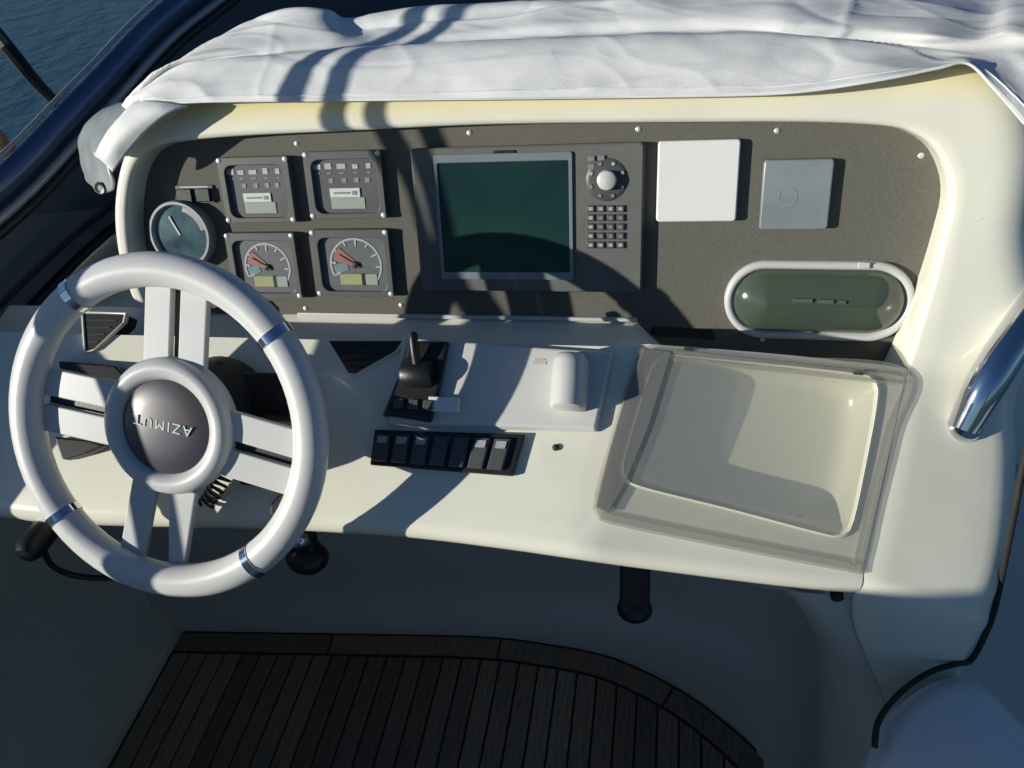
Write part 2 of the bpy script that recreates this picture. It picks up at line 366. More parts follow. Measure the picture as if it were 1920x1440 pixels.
def warm_light_tint(o, z0, z1, col):
    m = o.data.materials[0]; m.name = 'gelcoat_hood_warm_light'; nt = m.node_tree; b = nt.nodes['Principled BSDF']
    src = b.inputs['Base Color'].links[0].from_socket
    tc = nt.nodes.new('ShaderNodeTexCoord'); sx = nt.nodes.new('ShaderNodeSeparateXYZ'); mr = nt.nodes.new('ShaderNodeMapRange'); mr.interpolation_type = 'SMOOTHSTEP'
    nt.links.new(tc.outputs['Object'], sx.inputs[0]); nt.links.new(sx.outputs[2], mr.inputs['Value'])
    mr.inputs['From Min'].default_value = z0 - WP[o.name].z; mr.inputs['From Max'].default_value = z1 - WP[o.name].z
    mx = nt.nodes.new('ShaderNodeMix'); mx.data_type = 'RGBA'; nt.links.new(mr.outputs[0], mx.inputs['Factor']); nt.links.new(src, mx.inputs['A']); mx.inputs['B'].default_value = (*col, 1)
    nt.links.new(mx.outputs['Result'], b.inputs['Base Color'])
warm_light_tint(so, 1.352, 1.385, (0.80, 0.72, 0.42))  # warm reflected light put into the hood's colour, stronger towards the top
# crease where the pillar's two faces meet, and the moulding joint higher up
for pts, wdt in (([(1712, 638), (1790, 630), (1850, 622), (1900, 606)], .0012), ([(1788, 421), (1808, 418), (1826, 414), (1842, 409)], .0016)):
    mb = MB(); path = [on(u, v, PA, (hoff(640) if v > 500 else H) + 0.0004) for u, v in pts]
    if wdt > .0014: mb.tube([V(p) for p in catmull(path, 12)], wdt, 6); obj('joint_line', mb, HOODM, con)

# instrument board
inner = [loc(u, v, PA, hoff(v) if u > 1600 else H) for u, v, *_ in reversed(side_px + top_px)]
inner = [loc(u, v, PA, H) for u, v, *_ in top_px[::-1]] + [loc(u, v, PA, hoff(v)) for u, v, *_ in side_px[::-1]]
mb = MB()
board = [(a * 1.0, b) for a, b in inner]
cx = sum(a for a, b in board) / len(board); cy = sum(b for a, b in board) / len(board)
board = [(cx + (a - cx) * 1.008, cy + (b - cy) * 1.03) for a, b in board]
lowb = loc(640, 586, PA)[1]
board += [(loc(1690, 700, PA)[0] + .02, loc(1690, 700, PA)[1] - .02), (loc(1215, 625, PA)[0], loc(1215, 625, PA)[1] - .02), (loc(1160, 592, PA)[0], lowb - 0.004), (loc(280, 600, PA)[0], lowb - 0.004)]
mb.prism(PA, board, -0.012, 0.0)
obj('instrument_board', mb, PANELM, con, smooth=0)
# pale strip along the board's bottom edge, and the ledge below it
mb = MB(); a0, _ = loc(560, 586, PA); a1, _ = loc(1195, 592, PA)
mb.box(PA, a0, a1, lowb - 0.006, lowb, -0.004, 0.005); obj('trim_strip', mb, WHITE, con, bevel=0.0015)
zl = PA.P(0, lowb - .004).z; yl = PA.P(0, lowb - .004).y
crest = SL.P(0, 0)
mb = MB()
rws = []
for k in range(41):
    x = -1.02 + 1.31 * k / 40
    if x <= LA.x:
        back = V((x, yl + .012, zl)); c = V((x, crest.y, crest.z))
    else:
        t = (x - LA.x) / (LR.x - LA.x); c = LA.lerp(LR, t)
        q = on(1215 + 480 * t, 640 + 52 * t, PA); back = V((x, q.y + .012, min(zl, q.z)))
    lowz = back.z - .03 if x <= LA.x else min(back.z, c.z) - .03
    rws.append([back, back.lerp(V((x, c.y, lowz)), .3), back.lerp(V((x, c.y, lowz)), .65), V((x, c.y + .012, lowz)), V((x, c.y + .006, c.z - .012)), V((x, c.y + .003, c.z - .003)), V((x, c.y - .004, c.z - .0036))])
mb.loft(rws)
obj('ledge', mb, GEL, con, smooth=60)
# sloping top left of the locker
bx = [0.3 - 0.3 for _ in ()]
front_px = [(-330, 890), (-150, 918), (60, 948), (200, 954), (380, 957), (560, 962), (760, 974), (940, 995), (1060, 1012)]
fr = [on(u, v, SL) for u, v in front_px]
NF = 60
frs = [V(p) for p in catmull(fr, NF)]
Lm = on(1075, 1014, SL)
frs = frs[:-1] + [Lm]
crs = []
for i, p in enumerate(frs):
    k = i / (NF - 1); x = p.x + (LA.x - Lm.x) * k ** 2
    crs.append(SL.P(x - SL.o.x, 0.0))
crs[-1] = LA.copy()
rows = []
for j in range(13):
    t = j / 12; rows.append([c.lerp(f, t) + SL.n * (0.004 * math.sin(math.pi * t) * (1 - (i / (NF - 1)) ** 4)) for i, (c, f) in enumerate(zip(crs, frs))])
def roll(edge, ns, r, under):
    """rounded front lip, then the underside going forward"""
    out = []
    if not isinstance(ns, list): ns = [ns] * len(edge)
    for k in range(1, 9):
        ph = R_(128 * k / 8); out.append([p + V((0, -n.z, n.y)).normalized() * -r * 0 + V((0, -abs(n.z), -abs(n.y))).normalized() * r * math.sin(ph) - n * r * (1 - math.cos(ph)) for p, n in zip(edge, ns)])
    out.append([p + V((0, under, -.03)) for p in out[-1]])
    return out
mid_n = (SL.n + LD.n).normalized()
def blend(a, b, t): return (a * (1 - t) + b * t).normalized()
RL = .021
rows += roll(frs, [blend(SL.n, mid_n, max(0, (i - (NF - 13)) / 12)) for i in range(NF)], RL, 0.5)
ctop = MB(); ctop.loft(rows)

# locker side: plate with a hole, the well below it
hole_px = [(1268, 668), (1420, 682), (1600, 702), (1638, 716), (1640, 760), (1618, 880), (1594, 985), (1572, 1004), (1540, 1000), (1370, 955), (1200, 912), (1172, 894), (1168, 868), (1190, 790), (1218, 700), (1235, 674)]
NH = 72
hole = [V(p) for p in catmull([on(u, v, LD) for u, v in hole_px] + [on(*hole_px[0], LD)], NH + 1)][:-1]
fr2 = [V(p) for p in catmull([on(u, v, LD) for u, v in [(1075, 1014), (1200, 1032), (1400, 1058), (1540, 1074), (1618, 1080)]], 22)]
fr2[0] = Lm.copy()
rt = [V(p) for p in catmull([on(1618, 1080, LD), on(1650, 930, LD), on(1700, 690, LD)], 14)]
tp = [V(p) for p in catmull([on(1700, 690, LD), on(1460, 664, LD), LA], 20)]
lf = [LA.lerp(Lm, k / 12) for k in range(13)]
outer = fr2[:-1] + rt[:-1] + tp[:-1] + lf[:-1]
hc = sum(hole, V((0, 0, 0))) / NH
def ang(p):
    q = p - hc; return math.atan2(q.dot(LD.ey), q.dot(LD.ex))
outs = sorted(outer, key=ang); hol = sorted(hole, key=ang)
bm = bmesh.new()
ov = [bm.verts.new(p) for p in outs]; hv = [bm.verts.new(p) for p in hol]
oe = [bm.edges.new((ov[i], ov[(i + 1) % len(ov)])) for i in range(len(ov))]; he = [bm.edges.new((hv[i], hv[(i + 1) % len(hv)])) for i in range(len(hv))]
bmesh.ops.bridge_loops(bm, edges=oe + he)
bm.verts.index_update()
mb = ctop; mb.add([v.co.copy() for v in bm.verts], [tuple(v.index for v in f.verts) for f in bm.faces]); bm.free()
mb.loft([fr2] + roll(fr2, [blend(mid_n, LD.n, min(1, i / 6)) for i in range(len(fr2))], RL, 0.5))
# raised bead round the well, then the well
WD = 0.040
def soften(loop, it):
    q = list(loop)
    for _ in range(it): q = [(q[i - 1] + q[i] * 2 + q[(i + 1) % len(q)]) / 4 for i in range(len(q))]
    return q
def ringat(k, c, it=0): return [hc + (p - hc) * k + LD.n * c for p in soften(hol, it)]
mb.loft([ringat(1.03, .0005), ringat(1.02, .004), ringat(1.0, .005), ringat(.985, .002), ringat(.978, -.004), ringat(.966, -.012, 2), ringat(.955, -WD * .55, 6), ringat(.94, -WD * .75, 10), ringat(.905, -WD * .9, 14), ringat(.85, -WD * .975, 18), ringat(.78, -WD, 20)], cu=True)
k = len(mb.v); mb.v += [hc - LD.n * WD]
m_ = len(mb.v) - 1 - NH
mb.f += [(m_ + i, m_ + (i + 1) % NH, len(mb.v) - 1) for i in range(NH)]
obj('console_top', mb, GEL, con, smooth=50, weld=2e-4)
mb = MB(); q = LD.off(*loc(1500, 985, LD, -WD), -WD); mb.lathe(q, [(0.0, .001), (.010, .001), (.012, .003), (.014, .0005)], 16)
obj('drain', mb, RUBBER, con)

# clear lid: sheet, thick smoked edge frame, hinge lugs
lid_px = [(1222, 646), (1460, 668), (1697, 692), (1672, 820), (1640, 950), (1612, 1068), (1590, 1072), (1360, 1028), (1150, 984), (1118, 968), (1112, 935), (1135, 850), (1165, 750), (1195, 660)]
LH = 0.0025
lid = [V(p) for p in catmull([on(u, v, LD, LH) for u, v in lid_px] + [on(*lid_px[0], LD, LH)], NH + 1)][:-1]
lc = sum(lid, V((0, 0, 0))) / NH
lidl = [((p - LD.o).dot(LD.ex), (p - LD.o).dot(LD.ey)) for p in lid]
lcc = ((lc - LD.o).dot(LD.ex), (lc - LD.o).dot(LD.ey))
def shrink(poly, dist):
    out = []; n = len(poly)
    for i in range(n):
        a, b = V(poly[i - 2]), V(poly[(i + 2) % n]); t = (b - a).normalized(); nn = V((-t.y, t.x))
        if nn.dot(V(lcc) - V(poly[i])) < 0: nn = -nn
        q = V(poly[i]) + nn * dist; out.append((q.x, q.y))
    return out
mb = MB(); mb.prism(LD, shrink(lidl, .003), LH - .002, LH + .002)
lidt = thing('locker_lid', LD.P(lcc[0], lcc[1], 0), 'clear acrylic lid with smoky edge closed over the cream chart locker', 'lid')
obj('lid_sheet', mb, LIDM, lidt, smooth=0)
mb = MB(); mb.ring(LD, lidl, shrink(lidl, .011), .0004, LH + .003)
obj('lid_frame', mb, LIDF, lidt, smooth=30)
# wider smoked band along the left side and two moulded ribs along the far edge
lft = [loc(u, v, LD, LH) for u, v in [(1205, 655), (1258, 660), (1215, 800), (1172, 905), (1140, 962), (1116, 950), (1140, 850), (1170, 745)]]
mb = MB(); mb.prism(LD, lft, LH + .0022, LH + .0048); obj('lid_side_band', mb, LIDE, lidt, smooth=0, bevel=.001)
for v0, v1 in ((662, 706), (676, 720)):
    a, b = loc(1262, v0 - 2, LD, LH), loc(1680, v1, LD, LH); t = (V(b) - V(a)).normalized(); nn = V((-t.y, t.x)) * .0022
    mb = MB(); mb.prism(LD, [tuple(V(a) - nn), tuple(V(b) - nn), tuple(V(b) + nn), tuple(V(a) + nn)], LH + .0021, LH + .005); obj('lid_rib', mb, LIDF, lidt, smooth=0, bevel=.0008)
for u, v in ((1290, 655), (1606, 700)):
    mb = MB(); q = LD.off(*loc(u, v, LD, LH), LH + .003); mb.box(q, -.006, .006, -.0025, .0025, 0, .002); obj('hinge', mb, DARKG, lidt, bevel=.0006)

# screws on the board, and the sockets and ledge shade
def screw(F, u, v, h=0.0, r=.0034, parent=con):
    q = F.off(*loc(u, v, F, h), h); mb = MB(); mb.lathe(q, [(0, .0018), (r * .6, .0016), (r, .0006), (r, 0)], 12); return obj('screw', mb, SCREW, parent)
for u, v in ((556, 269), (880, 249), (1197, 242), (1457, 245), (1727, 292), (1690, 671), (1430, 636), (573, 578), (752, 572)): screw(PA, u, v)
a0, b0 = loc(1222, 612, PA); a1, b1 = loc(1342, 637, PA)
mb = MB(); mb.prism(PA, [(a0, b0), loc(1218, 628, PA), (a1, b1), loc(1335, 618, PA)], 0, .0015); obj('ledge_shade', mb, BLACK, con, smooth=0)  # flat black patch painted where the ledge lies in shade
q = SL.off(*loc(1042, 839, SL, .003), .003); mb = MB(); mb.lathe(q, [(0, .0016), (.0028, .0012), (.0042, 0)], 12); obj('stud', mb, RUBBER, con)
mb = MB(); q = Frame(on_y(1572, 1133, .545) + V((0, .008, 0)), X1, Z1); mb.lathe(q, [(0, .0015), (.0055, .0015), (.0075, .0), (.0075, -.012)], 14); obj('rubber_plug', mb, RUBBER, con)

# knee recess under the console, rounding forward into the pillar foot, filleted to the deck
wall_xy = [(-1.45, 1.0), (-.9, 1.03), (-.45, 1.07), (-.15, 1.07), (.0, 1.02), (.06, .9), (.07, .76), (.05, .66), (.07, .60), (.11, .565), (.16, .560), (.20, .560)]
wp = [V((x, y, 0)) for x, y, *_ in catmull([(x, y, 0) for x, y in wall_xy], 90)]
rows = []
def shift(z):
    for (z0, d0), (z1, d1) in zip(((-1, .26), (.3, .235), (.65, .19), (.8, .12), (.874, .07), (.93, 0)), ((.3, .235), (.65, .19), (.8, .12), (.874, .07), (.93, 0), (9, 0))):
        if z <= z1: return d0 + (d1 - d0) * (z - z0) / (z1 - z0)
prof = [(0.12, 0.001), (.085, .006), (.05, .022), (.022, .05), (.006, .09), (0, .14), (0, .3), (0, .45), (0, .6), (0, .7), (0, .78), (0, .85), (0, .90), (0, .935), (0, .965)]
for off, z in prof:
    row = []
    for i, p in enumerate(wp):
        t = (wp[min(i + 1, 89)] - wp[max(i - 1, 0)]).normalized(); nn = V((t.y, -t.x, 0))
        w = max(0, min(1, (p.x + .35) / .4)); zz = min(z, .90 + max(0, .1 - p.x) * .3)
        row.append(p + nn * off + V((shift(z) * w, 0, zz)))
    rows.append(row)
mb = MB(); mb.loft(rows); obj('knee_wall', mb, GELSHADE, con, smooth=60)
# triangular vents either side of the wheel, black inside a moulded rim
for tri in ([(618, 640), (756, 640), (742, 660), (668, 702), (655, 700)], [(158, 588), (236, 590), (232, 606), (180, 655), (163, 660)]):
    pl = [loc(u, v, SL, .004) for u, v in tri]; c = V((sum(a for a, b in pl) / 5, sum(b for a, b in pl) / 5))
    big = [tuple(c + (V(p) - c) * 1.10) for p in pl]
    mb = MB(); mb.ring(SL, big, pl, .001, .0075); vr = obj('vent', mb, GEL, con, smooth=30, bevel=.0015)
    mb = MB(); mb.prism(SL, pl, -.02, .0052); obj('grille', mb, BLACK, vr, smooth=0)
    for k in range(1, 5):
        t = k / 5; aa, bb = V(pl[0]).lerp(V(pl[4]), t), V(pl[1]).lerp(V(pl[3]), t)
        mb = MB(); mb.prism(SL, [(aa.x + .004, aa.y), (bb.x - .004, bb.y), (bb.x - .004, bb.y + .002), (aa.x + .004, aa.y + .002)], .0053, .0065); obj('slat', mb, RUBBER, vr, smooth=0)
# steering boss and column behind the wheel
cf = Frame(WH0, WF.ex, WF.ey)
mb = MB(); mb.lathe(cf, [(.042, -.012), (.044, -.03), (.05, -.05), (.062, -.085), (.07, -.12)], 40); sc_ = obj('steering_column', mb, BLACK, con, smooth=60)

# ================================================================== panel instruments
def rectpx(u0, v0, u1, v1, F=PA, h=0.0):
    a0, b0 = loc(u0, v0, F, h); a1, b1 = loc(u1, v1, F, h); return a0, b0, a1, b1
def gauge(name, px, label, cat, group, kind):
    u0, v0, u1, v1 = px; T = .0115
    a0, b1 = loc(u0, (v0), PA, T); a1, b0 = loc(u1, v1, PA, T)
    w, h = a1 - a0, b1 - b0; F = PA.off((a0 + a1) / 2, (b0 + b1) / 2)
    t = thing(name, F.o, label, cat, group)
    mb = MB(); mb.ring(F, rrect(0, 0, w, h, .006), rrect(0.001, -.002, w * .84, h * .80, .012), 0, T); obj('bezel', mb, BEZEL, t, smooth=35, bevel=.0012)
    mb = MB(); mb.prism(F, rrect(0, -.002, w * .86, h * .84, .012), .002, T - .006); obj('face', mb, ALARMF if kind == 'lcd' else GREYF, t, smooth=0)
    c = T - .006
    for sx in (-1, 1):
        for sy in (-1, 1):
            mb = MB(); mb.lathe(F.off(sx * w * .465, sy * h * .455, T), [(0, .0016), (.002, .0015), (.0036, .0005), (.0036, 0)], 10); obj('screw', mb, SCREW, t)
    if kind == 'lcd':
        rnd = random.Random(name + label); mb = MB(); mb2 = MB()
        for k, (x, sw) in enumerate(((-.36, .11), (-.21, .085), (-.04, .11), (.14, .07), (.31, .06))):
            mb.box(F, w * (x - sw / 2), w * (x + sw / 2), h * .235, h * (.235 + .085 * rnd.uniform(.7, 1.1)), c, c + .0008)
            mb2.box(F, w * (x - sw / 3), w * (x + sw / 3), h * .165, h * .185, c, c + .0006)
        for x in (-.19, -.02, .14, .28): mb2.box(F, w * (x - .03), w * (x + .03), h * .03, h * .10, c, c + .0008)
        obj('warning_icons', mb, MARK, t, smooth=0); obj('legend', mb2, MARKD, t, smooth=0)
        mb = MB(); mb.box(F, -w * .22, w * .22, -h * .36, -h * .19, c, c + .001); obj('display', mb, LCD, t, smooth=0)
        mb = MB(); mb.box(F, -w * .22, w * .17, -h * .185, -h * .05, c, c + .0016); s = obj('label_plate', mb, LCDL, t, smooth=0)
        mb = MB(); mb.box(F, -w * .17, w * .04, -h * .135, -h * .105, c + .0017, c + .0022); mb.box(F, w * .07, w * .13, -h * .15, -h * .09, c + .0017, c + .0022); obj('lettering', mb, MARKD, s, smooth=0)
    else:
        r = w * .335; D = F.off(w * .03, -h * .03, c)
        mb = MB()
        mb.ring_arc = None
        seg = 30; A0, A1 = 205, -35
        o_ = []; i_ = []
        for k in range(seg + 1):
            an = R_(A0 + (A1 - A0) * k / seg); o_.append((r * math.cos(an), r * math.sin(an) * .97)); i_.append(((r - .0028) * math.cos(an), (r - .0028) * math.sin(an) * .97))
        mb.loft([[D.P(a, b, .0006) for a, b in o_], [D.P(a, b, .0006) for a, b in i_]])
        for k in range(0, 9):
            an = R_(A0 + (A1 - A0) * k / 8); L = .006 if k % 2 else .009
            q = D.rot(math.degrees(an)); mb.box(q, r - L - .003, r - .003, -.0012, .0012, .0002, .0009)
        obj('scale_ring', mb, MARK, t, smooth=0)
        mb = MB(); q = D.rot(151)
        mb.prism(q, [(.004, -.0045), (r * .80, -.010), (r * .86, 0), (r * .80, .009), (.004, .004)], .0005, .001); obj('red_zone', mb, RED, t, smooth=0)
        mb = MB(); q = D.rot(148); mb.prism(q, [(-.006, -.0012), (r * .72, -.0006), (r * .72, .0006), (-.006, .0012)], .002, .003); obj('needle', mb, RED, t, smooth=0)
        mb = MB(); mb.lathe(D, [(0, .004), (.004, .0035), (.005, .0008)], 14); obj('needle_hub', mb, BLACK, t)
        mb = MB(); q = D.rot(195); mb.prism(q, [(.012, -.006), (r * .85, -.008), (r * .85, .006), (.012, .004)], .0003, .0007); obj('blue_zone', mb, BLUEW, t, smooth=0)
        mb = MB(); mb.box(F, -w * .19, w * .09, -h * .33, -h * .17, c, c + .0012); obj('display', mb, LCDY, t, smooth=0)
        mb = MB(); mb.box(F, w * .14, w * .29, -h * .33, -h * .17, c, c + .0012); obj('display', mb, LCD, t, smooth=0)
        mb = MB(); mb.box(F, w * .09, w * .14, -h * .34, -h * .16, c, c + .0008); obj('display_divider', mb, BLACK, t, smooth=0)
    return t
GRP = 'square engine instruments left of the plotter'
gauge('engine_display', (404, 296, 555, 417), 'upper left square engine display above the steering wheel top, pale screen label', 'engine display', GRP, 'lcd')
gauge('engine_display', (566, 285, 725, 409), 'upper right square engine display beside the plotter, pale green screen', 'engine display', GRP, 'lcd')
gauge('tachometer', (419, 437, 567, 560), 'lower left square tachometer partly hidden behind the steering wheel rim', 'tachometer', GRP, 'dial')
gauge('tachometer', (579, 431, 739, 557), 'lower right square tachometer with red needle and yellow-green readout', 'tachometer', GRP, 'dial')
# round dial at the left end
rf = PA.off(*loc(340, 440, PA, .012)); rr = abs(loc(397, 440, PA, .012)[0] - loc(340, 440, PA, .012)[0])
rt_ = thing('round_gauge', rf.o, 'round glazed gauge with bright rim at the left end of the panel', 'gauge')
mb = MB(); mb.lathe(rf, [(rr, 0), (rr, .014), (rr * .97, .018), (rr * .9, .018), (rr * .84, .011)], 48); obj('rim', mb, SILVER, rt_)
mb = MB(); mb.lathe(rf, [(rr * .86, .0115), (rr * .5, .0135), (0, .0142)], 40); obj('dial_glass', mb, SOCK, rt_)
mb = MB(); mb.lathe(rf, [(rr * .84, .0125), (rr * .72, .0137), (rr * .70, .0138)], 40, 10, 75); obj('scale_ring', mb, MARK, rt_)
mb = MB(); q = rf.rot(115); mb.box(q, 0, rr * .6, -.0012, .0012, .0145, .0155); obj('needle', mb, LCDL, rt_, smooth=0)
# pair of black rocker buttons above it
a0, b1, a1, b0 = rectpx(328, 354, 402, 378, PA, .004)
sw = thing('button_pair', PA.P((a0 + a1) / 2, (b0 + b1) / 2), 'pair of small black buttons above the round gauge', 'switch')
mb = MB(); mb.box(PA, a0, a1, b0 - .002, b1 + .004, 0, .003); obj('plate', mb, BEZEL, sw, bevel=.0008)
for x0, x1 in ((.06, .46), (.56, .94)):
    mb = MB(); mb.box(PA, a0 + (a1 - a0) * x0, a0 + (a1 - a0) * x1, b0, b1, .003, .008); obj('button', mb, BLACK, sw, bevel=.0012)
mb = MB(); mb.box(PA, a0 + .008, a1 - .006, b1 + .001, b1 + .003, .003, .0036); obj('legend', mb, MARK, sw, smooth=0)

# chart plotter
T = .014
a0, b1 = loc(768, 279, PA, T); a1, b0 = loc(1203, 549, PA, T); w, h = a1 - a0, b1 - b0; F = PA.off((a0 + a1) / 2, (b0 + b1) / 2)
cp = thing('chart_plotter', F.o, 'wide grey chart plotter with dark green screen and keypad, centre of panel', 'chart plotter')
def px(u, v, h=T): 
    q = on(u, v, PA, h) - F.o; return q.dot(F.ex), q.dot(F.ey)
s0, s1 = px(820, 306), px(1069, 510)
mb = MB(); mb.prism(F, rrect(0, 0, w, h, .006), 0, T); obj('case', mb, PLOT, cp, smooth=35, bevel=.0025)
fo = rrect((s0[0] + s1[0]) / 2, (s0[1] + s1[1]) / 2, s1[0] - s0[0] + .009, s0[1] - s1[1] + .020, .003); fi = rrect((s0[0] + s1[0]) / 2, (s0[1] + s1[1]) / 2, s1[0] - s0[0], s0[1] - s1[1], .002)
mb = MB(); mb.ring(F, fo, fi, T + .0004, T + .003); obj('screen_frame', mb, FRAMEM, cp, smooth=35, bevel=.0008)
mb = MB(); mb.prism(F, fi, T + .0002, T + .0012); obj('screen', mb, SCREEN, cp, smooth=0)
q0, q1 = px(925, 279), px(966, 288); mb = MB(); mb.box(F, q0[0], q1[0], q1[1], q0[1] - .002, T, T + .002); obj('latch', mb, BLACK, cp, bevel=.0006)
kx, ky = px(1138, 337); K = F.off(kx, ky, T)
mb = MB(); mb.lathe(K, [(.0, .002), (.020, .002), (.0245, .0012), (.026, 0)], 36); obj('rotor_ring', mb, DARKG, cp)
mb = MB(); mb.lathe(K, [(0, .0135), (.0075, .0130), (.0112, .011), (.0122, .002)], 28); obj('rotor_knob', mb, WHITE, cp)
for k in range(8):
    q = K.rot(22 + 45 * k); mb = MB(); mb.box(q, .0185, .0225, -.0022, .0022, .0016, .0032); obj('arrow_key', mb, MARK if k in (0, 1, 3) else MARKD, cp, bevel=.0006)
for i in range(4):
    for j in range(5):
        u = 1108 + 18.5 * i; v = 391 + 17 * j; x, y = px(u, v)
        mb = MB(); mb.box(F, x - .0047, x + .0047, y - .0042, y + .0042, T, T + .0028); o = obj('key', mb, DARKG, cp, bevel=.0008)
        mb = MB(); mb.box(F, x - .0025, x + .0025, y - .0018, y + .0022, T + .0028, T + .0033); obj('legend', mb, MARK if (j in (0, 4) or i == 0) else MARKD, o, smooth=0)
for u, v in ((1109, 297), (1109, 312), (1128, 296)):
    x, y = px(u, v); mb = MB(); mb.box(F, x - .004, x + .004, y - .003, y + .003, T, T + .0024); obj('soft_key', mb, MARKD, cp, bevel=.0006)
# two blanking covers
for pts, m, name, lab, cat in (([(1237, 262), (1394, 262), (1377, 420), (1226, 413)], COVERW, 'white_cover', 'blank bright white square instrument cover on the panel', 'cover'),
                               ([(1434, 297), (1567, 300), (1551, 433), (1422, 429)], COVERG, 'grey_cover', 'grey translucent square instrument cover with faint emblem', 'cover')):
    T = .0105
    P4 = [loc(u, v, PA, T) for u, v in pts]; w = (P4[1][0] - P4[0][0] + P4[2][0] - P4[3][0]) / 2; h = (P4[0][1] - P4[3][1] + P4[1][1] - P4[2][1]) / 2
    F = PA.off(sum(p[0] for p in P4) / 4, sum(p[1] for p in P4) / 4); t = thing(name, F.o, lab, cat)
    mb = MB(); mb.prism(F, rrect(0, 0, w, h, .004), .0012, T, rrect(0, 0, w * .985, h * .985, .004)); obj('shell', mb, m, t, smooth=35, bevel=.0015)
    mb = MB(); mb.prism(F, rrect(0, 0, w * 1.0, h * 1.0, .004), 0, .001); obj('gasket', mb, BLACK, t, smooth=0)
    if name == 'grey_cover':
        mb = MB(); mb.ring(F, circ(-w * .12, -h * .02, .011, 24), circ(-w * .12, -h * .02, .0095, 24), T, T + .0004); mb.box(F, -w * .04, w * .22, -h * .13, -h * .12, T, T + .0004); obj('emblem', mb, DARKG if False else SILVER, t, smooth=0)
# marine radio behind its smoked oval cover
x0, _ = loc(1357, 545, PA, .012); x1, _ = loc(1713, 578, PA, .012); cxr, cyr = loc(1534, 567, PA, .012)
hr = (loc(1534, 492, PA, .012)[1] - loc(1534, 640, PA, .012)[1]); wr = x1 - x0
F = PA.off(cxr, cyr).rot(-0.6)
ra = thing('stereo_cover', F.o, 'oval white ringed stereo with smoked green cover at lower right of panel', 'stereo')
def stadium(w, h, n=12): return rrect(0, 0, w, h, h / 2 - 1e-5, n)
mb = MB(); rws = []
for g, c in ((0, 0), (0, .007), (.002, .010), (.006, .0105), (.0085, .009), (.0105, .005)): rws.append([F.P(a, b, c) for a, b in stadium(wr - 2 * g, hr - 2 * g)])
mb.loft(rws, cu=True); obj('ring', mb, WHITE, ra, smooth=50)
mb = MB(); rws = []
for k in range(9):
    g = .0105 + (hr / 2 - .0106) * math.sin(R_(90 * k / 8)) ** 1.4; rws.append([F.P(a, b, .006 + .024 * math.sin(R_(90 * k / 8)) ** .8) for a, b in stadium(wr - 2 * g, max(hr - 2 * g, .0002))])
mb.loft(rws, cu=True); cvr = obj('dome', mb, SMOKE, ra, smooth=60)
mb = MB()
for k, (x, w_) in enumerate(((-.034, .024), (-.004, .018), (.020, .008))): mb.box(F, x, x + w_, .004 - k * .0006, .0085 - k * .0006, .0296, .0304)
obj('faint_lettering', mb, mat('faint_print', (.10, .13, .11), .4, var=.3, vscale=300), cvr, smooth=0)
mb = MB(); q = F.off(0, hr * .5 - .004, .0118); mb.box(q, wr * .18, wr * .24, -.003, .0045, 0, .002); obj('catch', mb, WHITE, ra, bevel=.0008)

# ================================================================== steering wheel
wh = thing('steering_wheel', WH0, 'white four spoke steering wheel with navy lettered hub cap', 'steering wheel')
mb = MB(); Rm, rm = .1805, .0195
rws = []
for k in range(73):
    a = 2 * math.pi * k / 72; rws.append([WF.P((Rm + rm * math.cos(2 * math.pi * j / 20)) * math.cos(a), (Rm + rm * math.cos(2 * math.pi * j / 20)) * math.sin(a), rm * 0.92 * math.sin(2 * math.pi * j / 20)) for j in range(20)])
mb.loft(rws[:-1], cu=True, cv=True); obj('rim', mb, RIMW, wh, smooth=60)
for a in (47, 133, 228, 316):
    q = WF.rot(a); mb = MB(); rws = []
    for dk in (-1.7, -1.6, 1.6, 1.7):
        g = 1.075 if abs(dk) < 1.65 else 1.0
        t = R_(dk); rws.append([q.P((Rm + rm * g * math.cos(2 * math.pi * j / 20)) * math.cos(t), (Rm + rm * g * math.cos(2 * math.pi * j / 20)) * math.sin(t), rm * .92 * g * math.sin(2 * math.pi * j / 20)) for j in range(20)])
    mb.loft(rws, cu=True); obj('clip', mb, CHROME, wh, smooth=40)
def spoke(ang, y0, y1, y0b=None, y1b=None, r0=.070, r1=.168):
    q = WF.off(.006, .003).rot(ang); y0b = y0 if y0b is None else y0b; y1b = y1 if y1b is None else y1b
    mb = MB(); mb.prism(q, [(r0, y0), (r1, y0b), (r1, y1b), (r0, y1)], -.013, -.004); return obj('spoke', mb, WHITE, wh, smooth=0, bevel=.0016)
for a, wdt in ((93.5, .033), (181, .033), (-3, .033)):
    spoke(a, .0055, .0055 + wdt); spoke(a, -.0055 - wdt, -.0055)
    q = WF.off(.006, .003).rot(a); mb = MB(); mb.box(q, .07, .168, -.0058, .0058, -.0165, -.0135); obj('spoke_web', mb, BLACK if a < 90 or a > 100 else DARKG, wh, smooth=0)
spoke(269, .005, .040, .016, .036); spoke(269, -.042, -.010, -.050, -.018)
HB = WF.off(.004, .004, 0)
mb = MB(); mb.lathe(HB, [(.0765, -.022), (.0795, -.012), (.0795, -.001), (.076, .007), (.069, .010), (.061, .008), (.055, .003), (.054, -.003)], 64); obj('hub_ring', mb, WHITE, wh, smooth=60)
mb = MB(); mb.lathe(HB, [(.0552, -.003), (.0545, .003), (.047, .0058), (.03, .0078), (.012, .0086), (0, .0088)], 56); cap = obj('hub_cap', mb, CAPM, wh, smooth=60)
text_mesh('AZIMUT', .0165, HB.rot(180).off(0, -.004, .0080), LCDL, 'lettering', cap, depth=.0012, spacing=1.25, sx=1.05)

